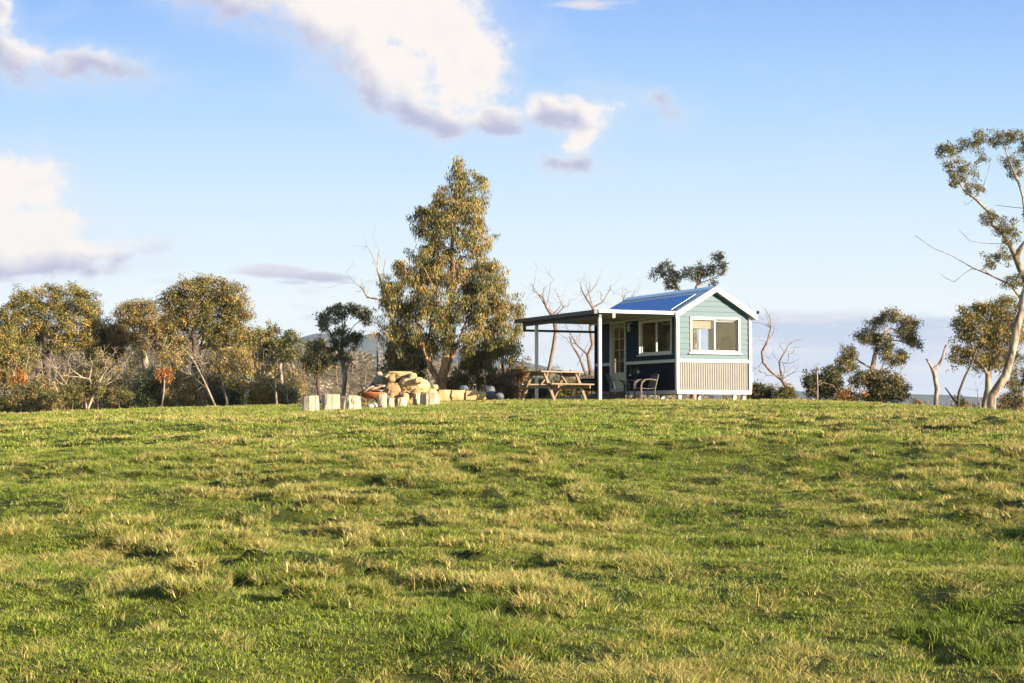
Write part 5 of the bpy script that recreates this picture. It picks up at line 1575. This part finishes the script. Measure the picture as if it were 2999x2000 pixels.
    armchair("dark armchair facing right, nearer the door side of the small veranda table", 3.12, 49.0, R(190), M["dark_metal"])
    x, y = 3.60, 48.95; z = H(x, y)
    bt = empty("side_table", (x, y, z), .2, "small round dark table between the two veranda armchairs", "table")
    MB().lathe([(0, .58), (.29, .58), (.30, .59), (.30, .605), (.29, .612), (0, .612)], n=24).build("tabletop", M["dark_metal"], bt)
    MB().lathe([(.022, .05), (.022, .579)], n=10).build("pedestal", M["dark_metal"], bt)
    for q in range(3):
        a = q * 2.094 + .4; MB().tube([(0, 0, .12), (.14 * math.cos(a), .14 * math.sin(a), .07), (.24 * math.cos(a), .24 * math.sin(a), -.02)], .014, 6).build("leg", M["dark_metal"], bt)
    pt = empty("pot_plant", (x - .05, y, z + .612), 0, "dark-leaved pot plant with white blooms on the small veranda table", "pot plant")
    MB().lathe([(0, 0), (.06, 0), (.08, .1), (.085, .11), (.07, .11), (.06, .08), (0, .08)], n=16).build("pot", M["black"], pt)
    r = np.random.default_rng(8)
    cs = np.array([(0, 0, .16), (.06, 0, .2), (-.06, .02, .2), (.1, 0, .24), (0, .05, .26), (.15, 0, .28)])
    V, Q, col = leaves(cs, .07, 16, .12, .04, PAL["dark"], .1, r); link("foliage", mesh_np("foliage", V, Q, col), M["leaf"], pt)
    for (a, b_, c_) in ((.12, -.08, .26), (.16, -.06, .24), (-.1, -.08, .14), (.13, -.07, .21)):
        o = link("bloom", rock_mesh(int(c_ * 100), 1, .2, (.03, .03, .025)), M["terracotta"], pt); o.location = (a, b_, c_)

    # ---- ramp to the door
    rm = empty("ramp", (CX, CY, ZG), R(24), "weathered grey timber ramp rising to the cabin door", "ramp")
    mb = MB()
    for i in range(10):
        a = i / 10; x1 = -.08 - a * 1.75; x2 = x1 - .165; za = .25 - a * .22; zb_ = .25 - (a + .094) * .22
        mb.add([(x1, 3.05, za), (x2, 3.05, zb_), (x2, 4.2, zb_), (x1, 4.2, za), (x1, 3.05, za - .03), (x2, 3.05, zb_ - .03), (x2, 4.2, zb_ - .03), (x1, 4.2, za - .03)],
               [(3, 2, 1, 0), (4, 5, 6, 7), (0, 1, 5, 4), (1, 2, 6, 5), (2, 3, 7, 6), (3, 0, 4, 7)])
    mb.build("ramp_deck", M["grey_timber"], rm)
    for yy in (3.08, 4.12):
        MB().add([(-.08, yy, .215), (-1.83, yy, -.0), (-1.83, yy, -.15), (-.08, yy, -.15), (-.08, yy + .04, .215), (-1.83, yy + .04, -.0), (-1.83, yy + .04, -.15), (-.08, yy + .04, -.15)],
                 [(0, 1, 2, 3), (7, 6, 5, 4), (0, 4, 5, 1), (1, 5, 6, 2), (2, 6, 7, 3), (3, 7, 4, 0)]).build("stringer", M["grey_timber"], rm)

    # ---- barbecue and gas bottle
    x, y = 2.26, 50.6; z = H(x, y)
    bq = empty("barbecue", (x, y, z), R(24), "black hooded barbecue against the far end of the veranda", "barbecue")
    MB().box(-.28, -.2, .30, .28, .2, .50).build("firebox", M["black"], bq, .01)
    v = []; n = 10
    for xx in (-.27, .27):
        for i in range(n + 1):
            a = math.pi * i / n; v.append((xx, -.19 * math.cos(a), .503 + .17 * math.sin(a)))
    f = [(i, i + 1, n + 2 + i, n + 1 + i) for i in range(n)] + [tuple(range(n, -1, -1)), tuple(range(n + 1, 2 * n + 2))]
    hd = MB().add(v, f).build("hood", M["black"], bq)
    MB().tube([(-.2, -.21, .58), (.2, -.21, .58)], .012, 8).box(-.2, -.21, .57, -.18, -.15, .59).box(.18, -.21, .57, .2, -.15, .59).build("handle", M["alu"], hd)
    for (a, b_) in ((-.25, -.17), (.25, -.17), (-.25, .17), (.25, .17)): MB().tube([(a, b_, -.05), (a, b_, .30)], .018, 8).build("leg", M["black"], bq)
    MB().box(-.26, -.18, .10, .26, .18, .125).build("shelf", M["black"], bq)
    gx, gy = x - .12, y - .45
    o = MB().lathe([(.0, 0), (.10, 0), (.105, .03), (.12, .07), (.12, .26), (.09, .33), (.035, .35), (.035, .38), (.07, .385), (.07, .42), (.0, .42)], n=18).build("gas_bottle", M["white_metal"])
    o.scale = (.62, .62, .55); o.location = (gx, gy, H(gx, gy)); tag(o, "small white gas bottle on the grass in front of the barbecue", "gas bottle")
    return
# ------------------------------------------------------------------ build
SUN_E = 5.0
SKY_STR = .06
SKY_SAT, SKY_VAL = 1.0, 1.0
EXPO = 1.2
HAZE = 1.2e-4
sc.view_settings.view_transform = "Standard"
sc.view_settings.look = "None"
sc.view_settings.gamma = 1
sc.view_settings.exposure = EXPO
build_ground()
build_grass()
build_far()
build_cabin()
build_yard()
build_trees()
build_haze()
build_sky()
sc.cycles.use_denoising = True
sc.cycles.max_bounces = 8
sc.cycles.diffuse_bounces = 3
sc.cycles.glossy_bounces = 3
sc.cycles.transmission_bounces = 4
sc.cycles.transparent_max_bounces = 12
sc.cycles.volume_bounces = 0
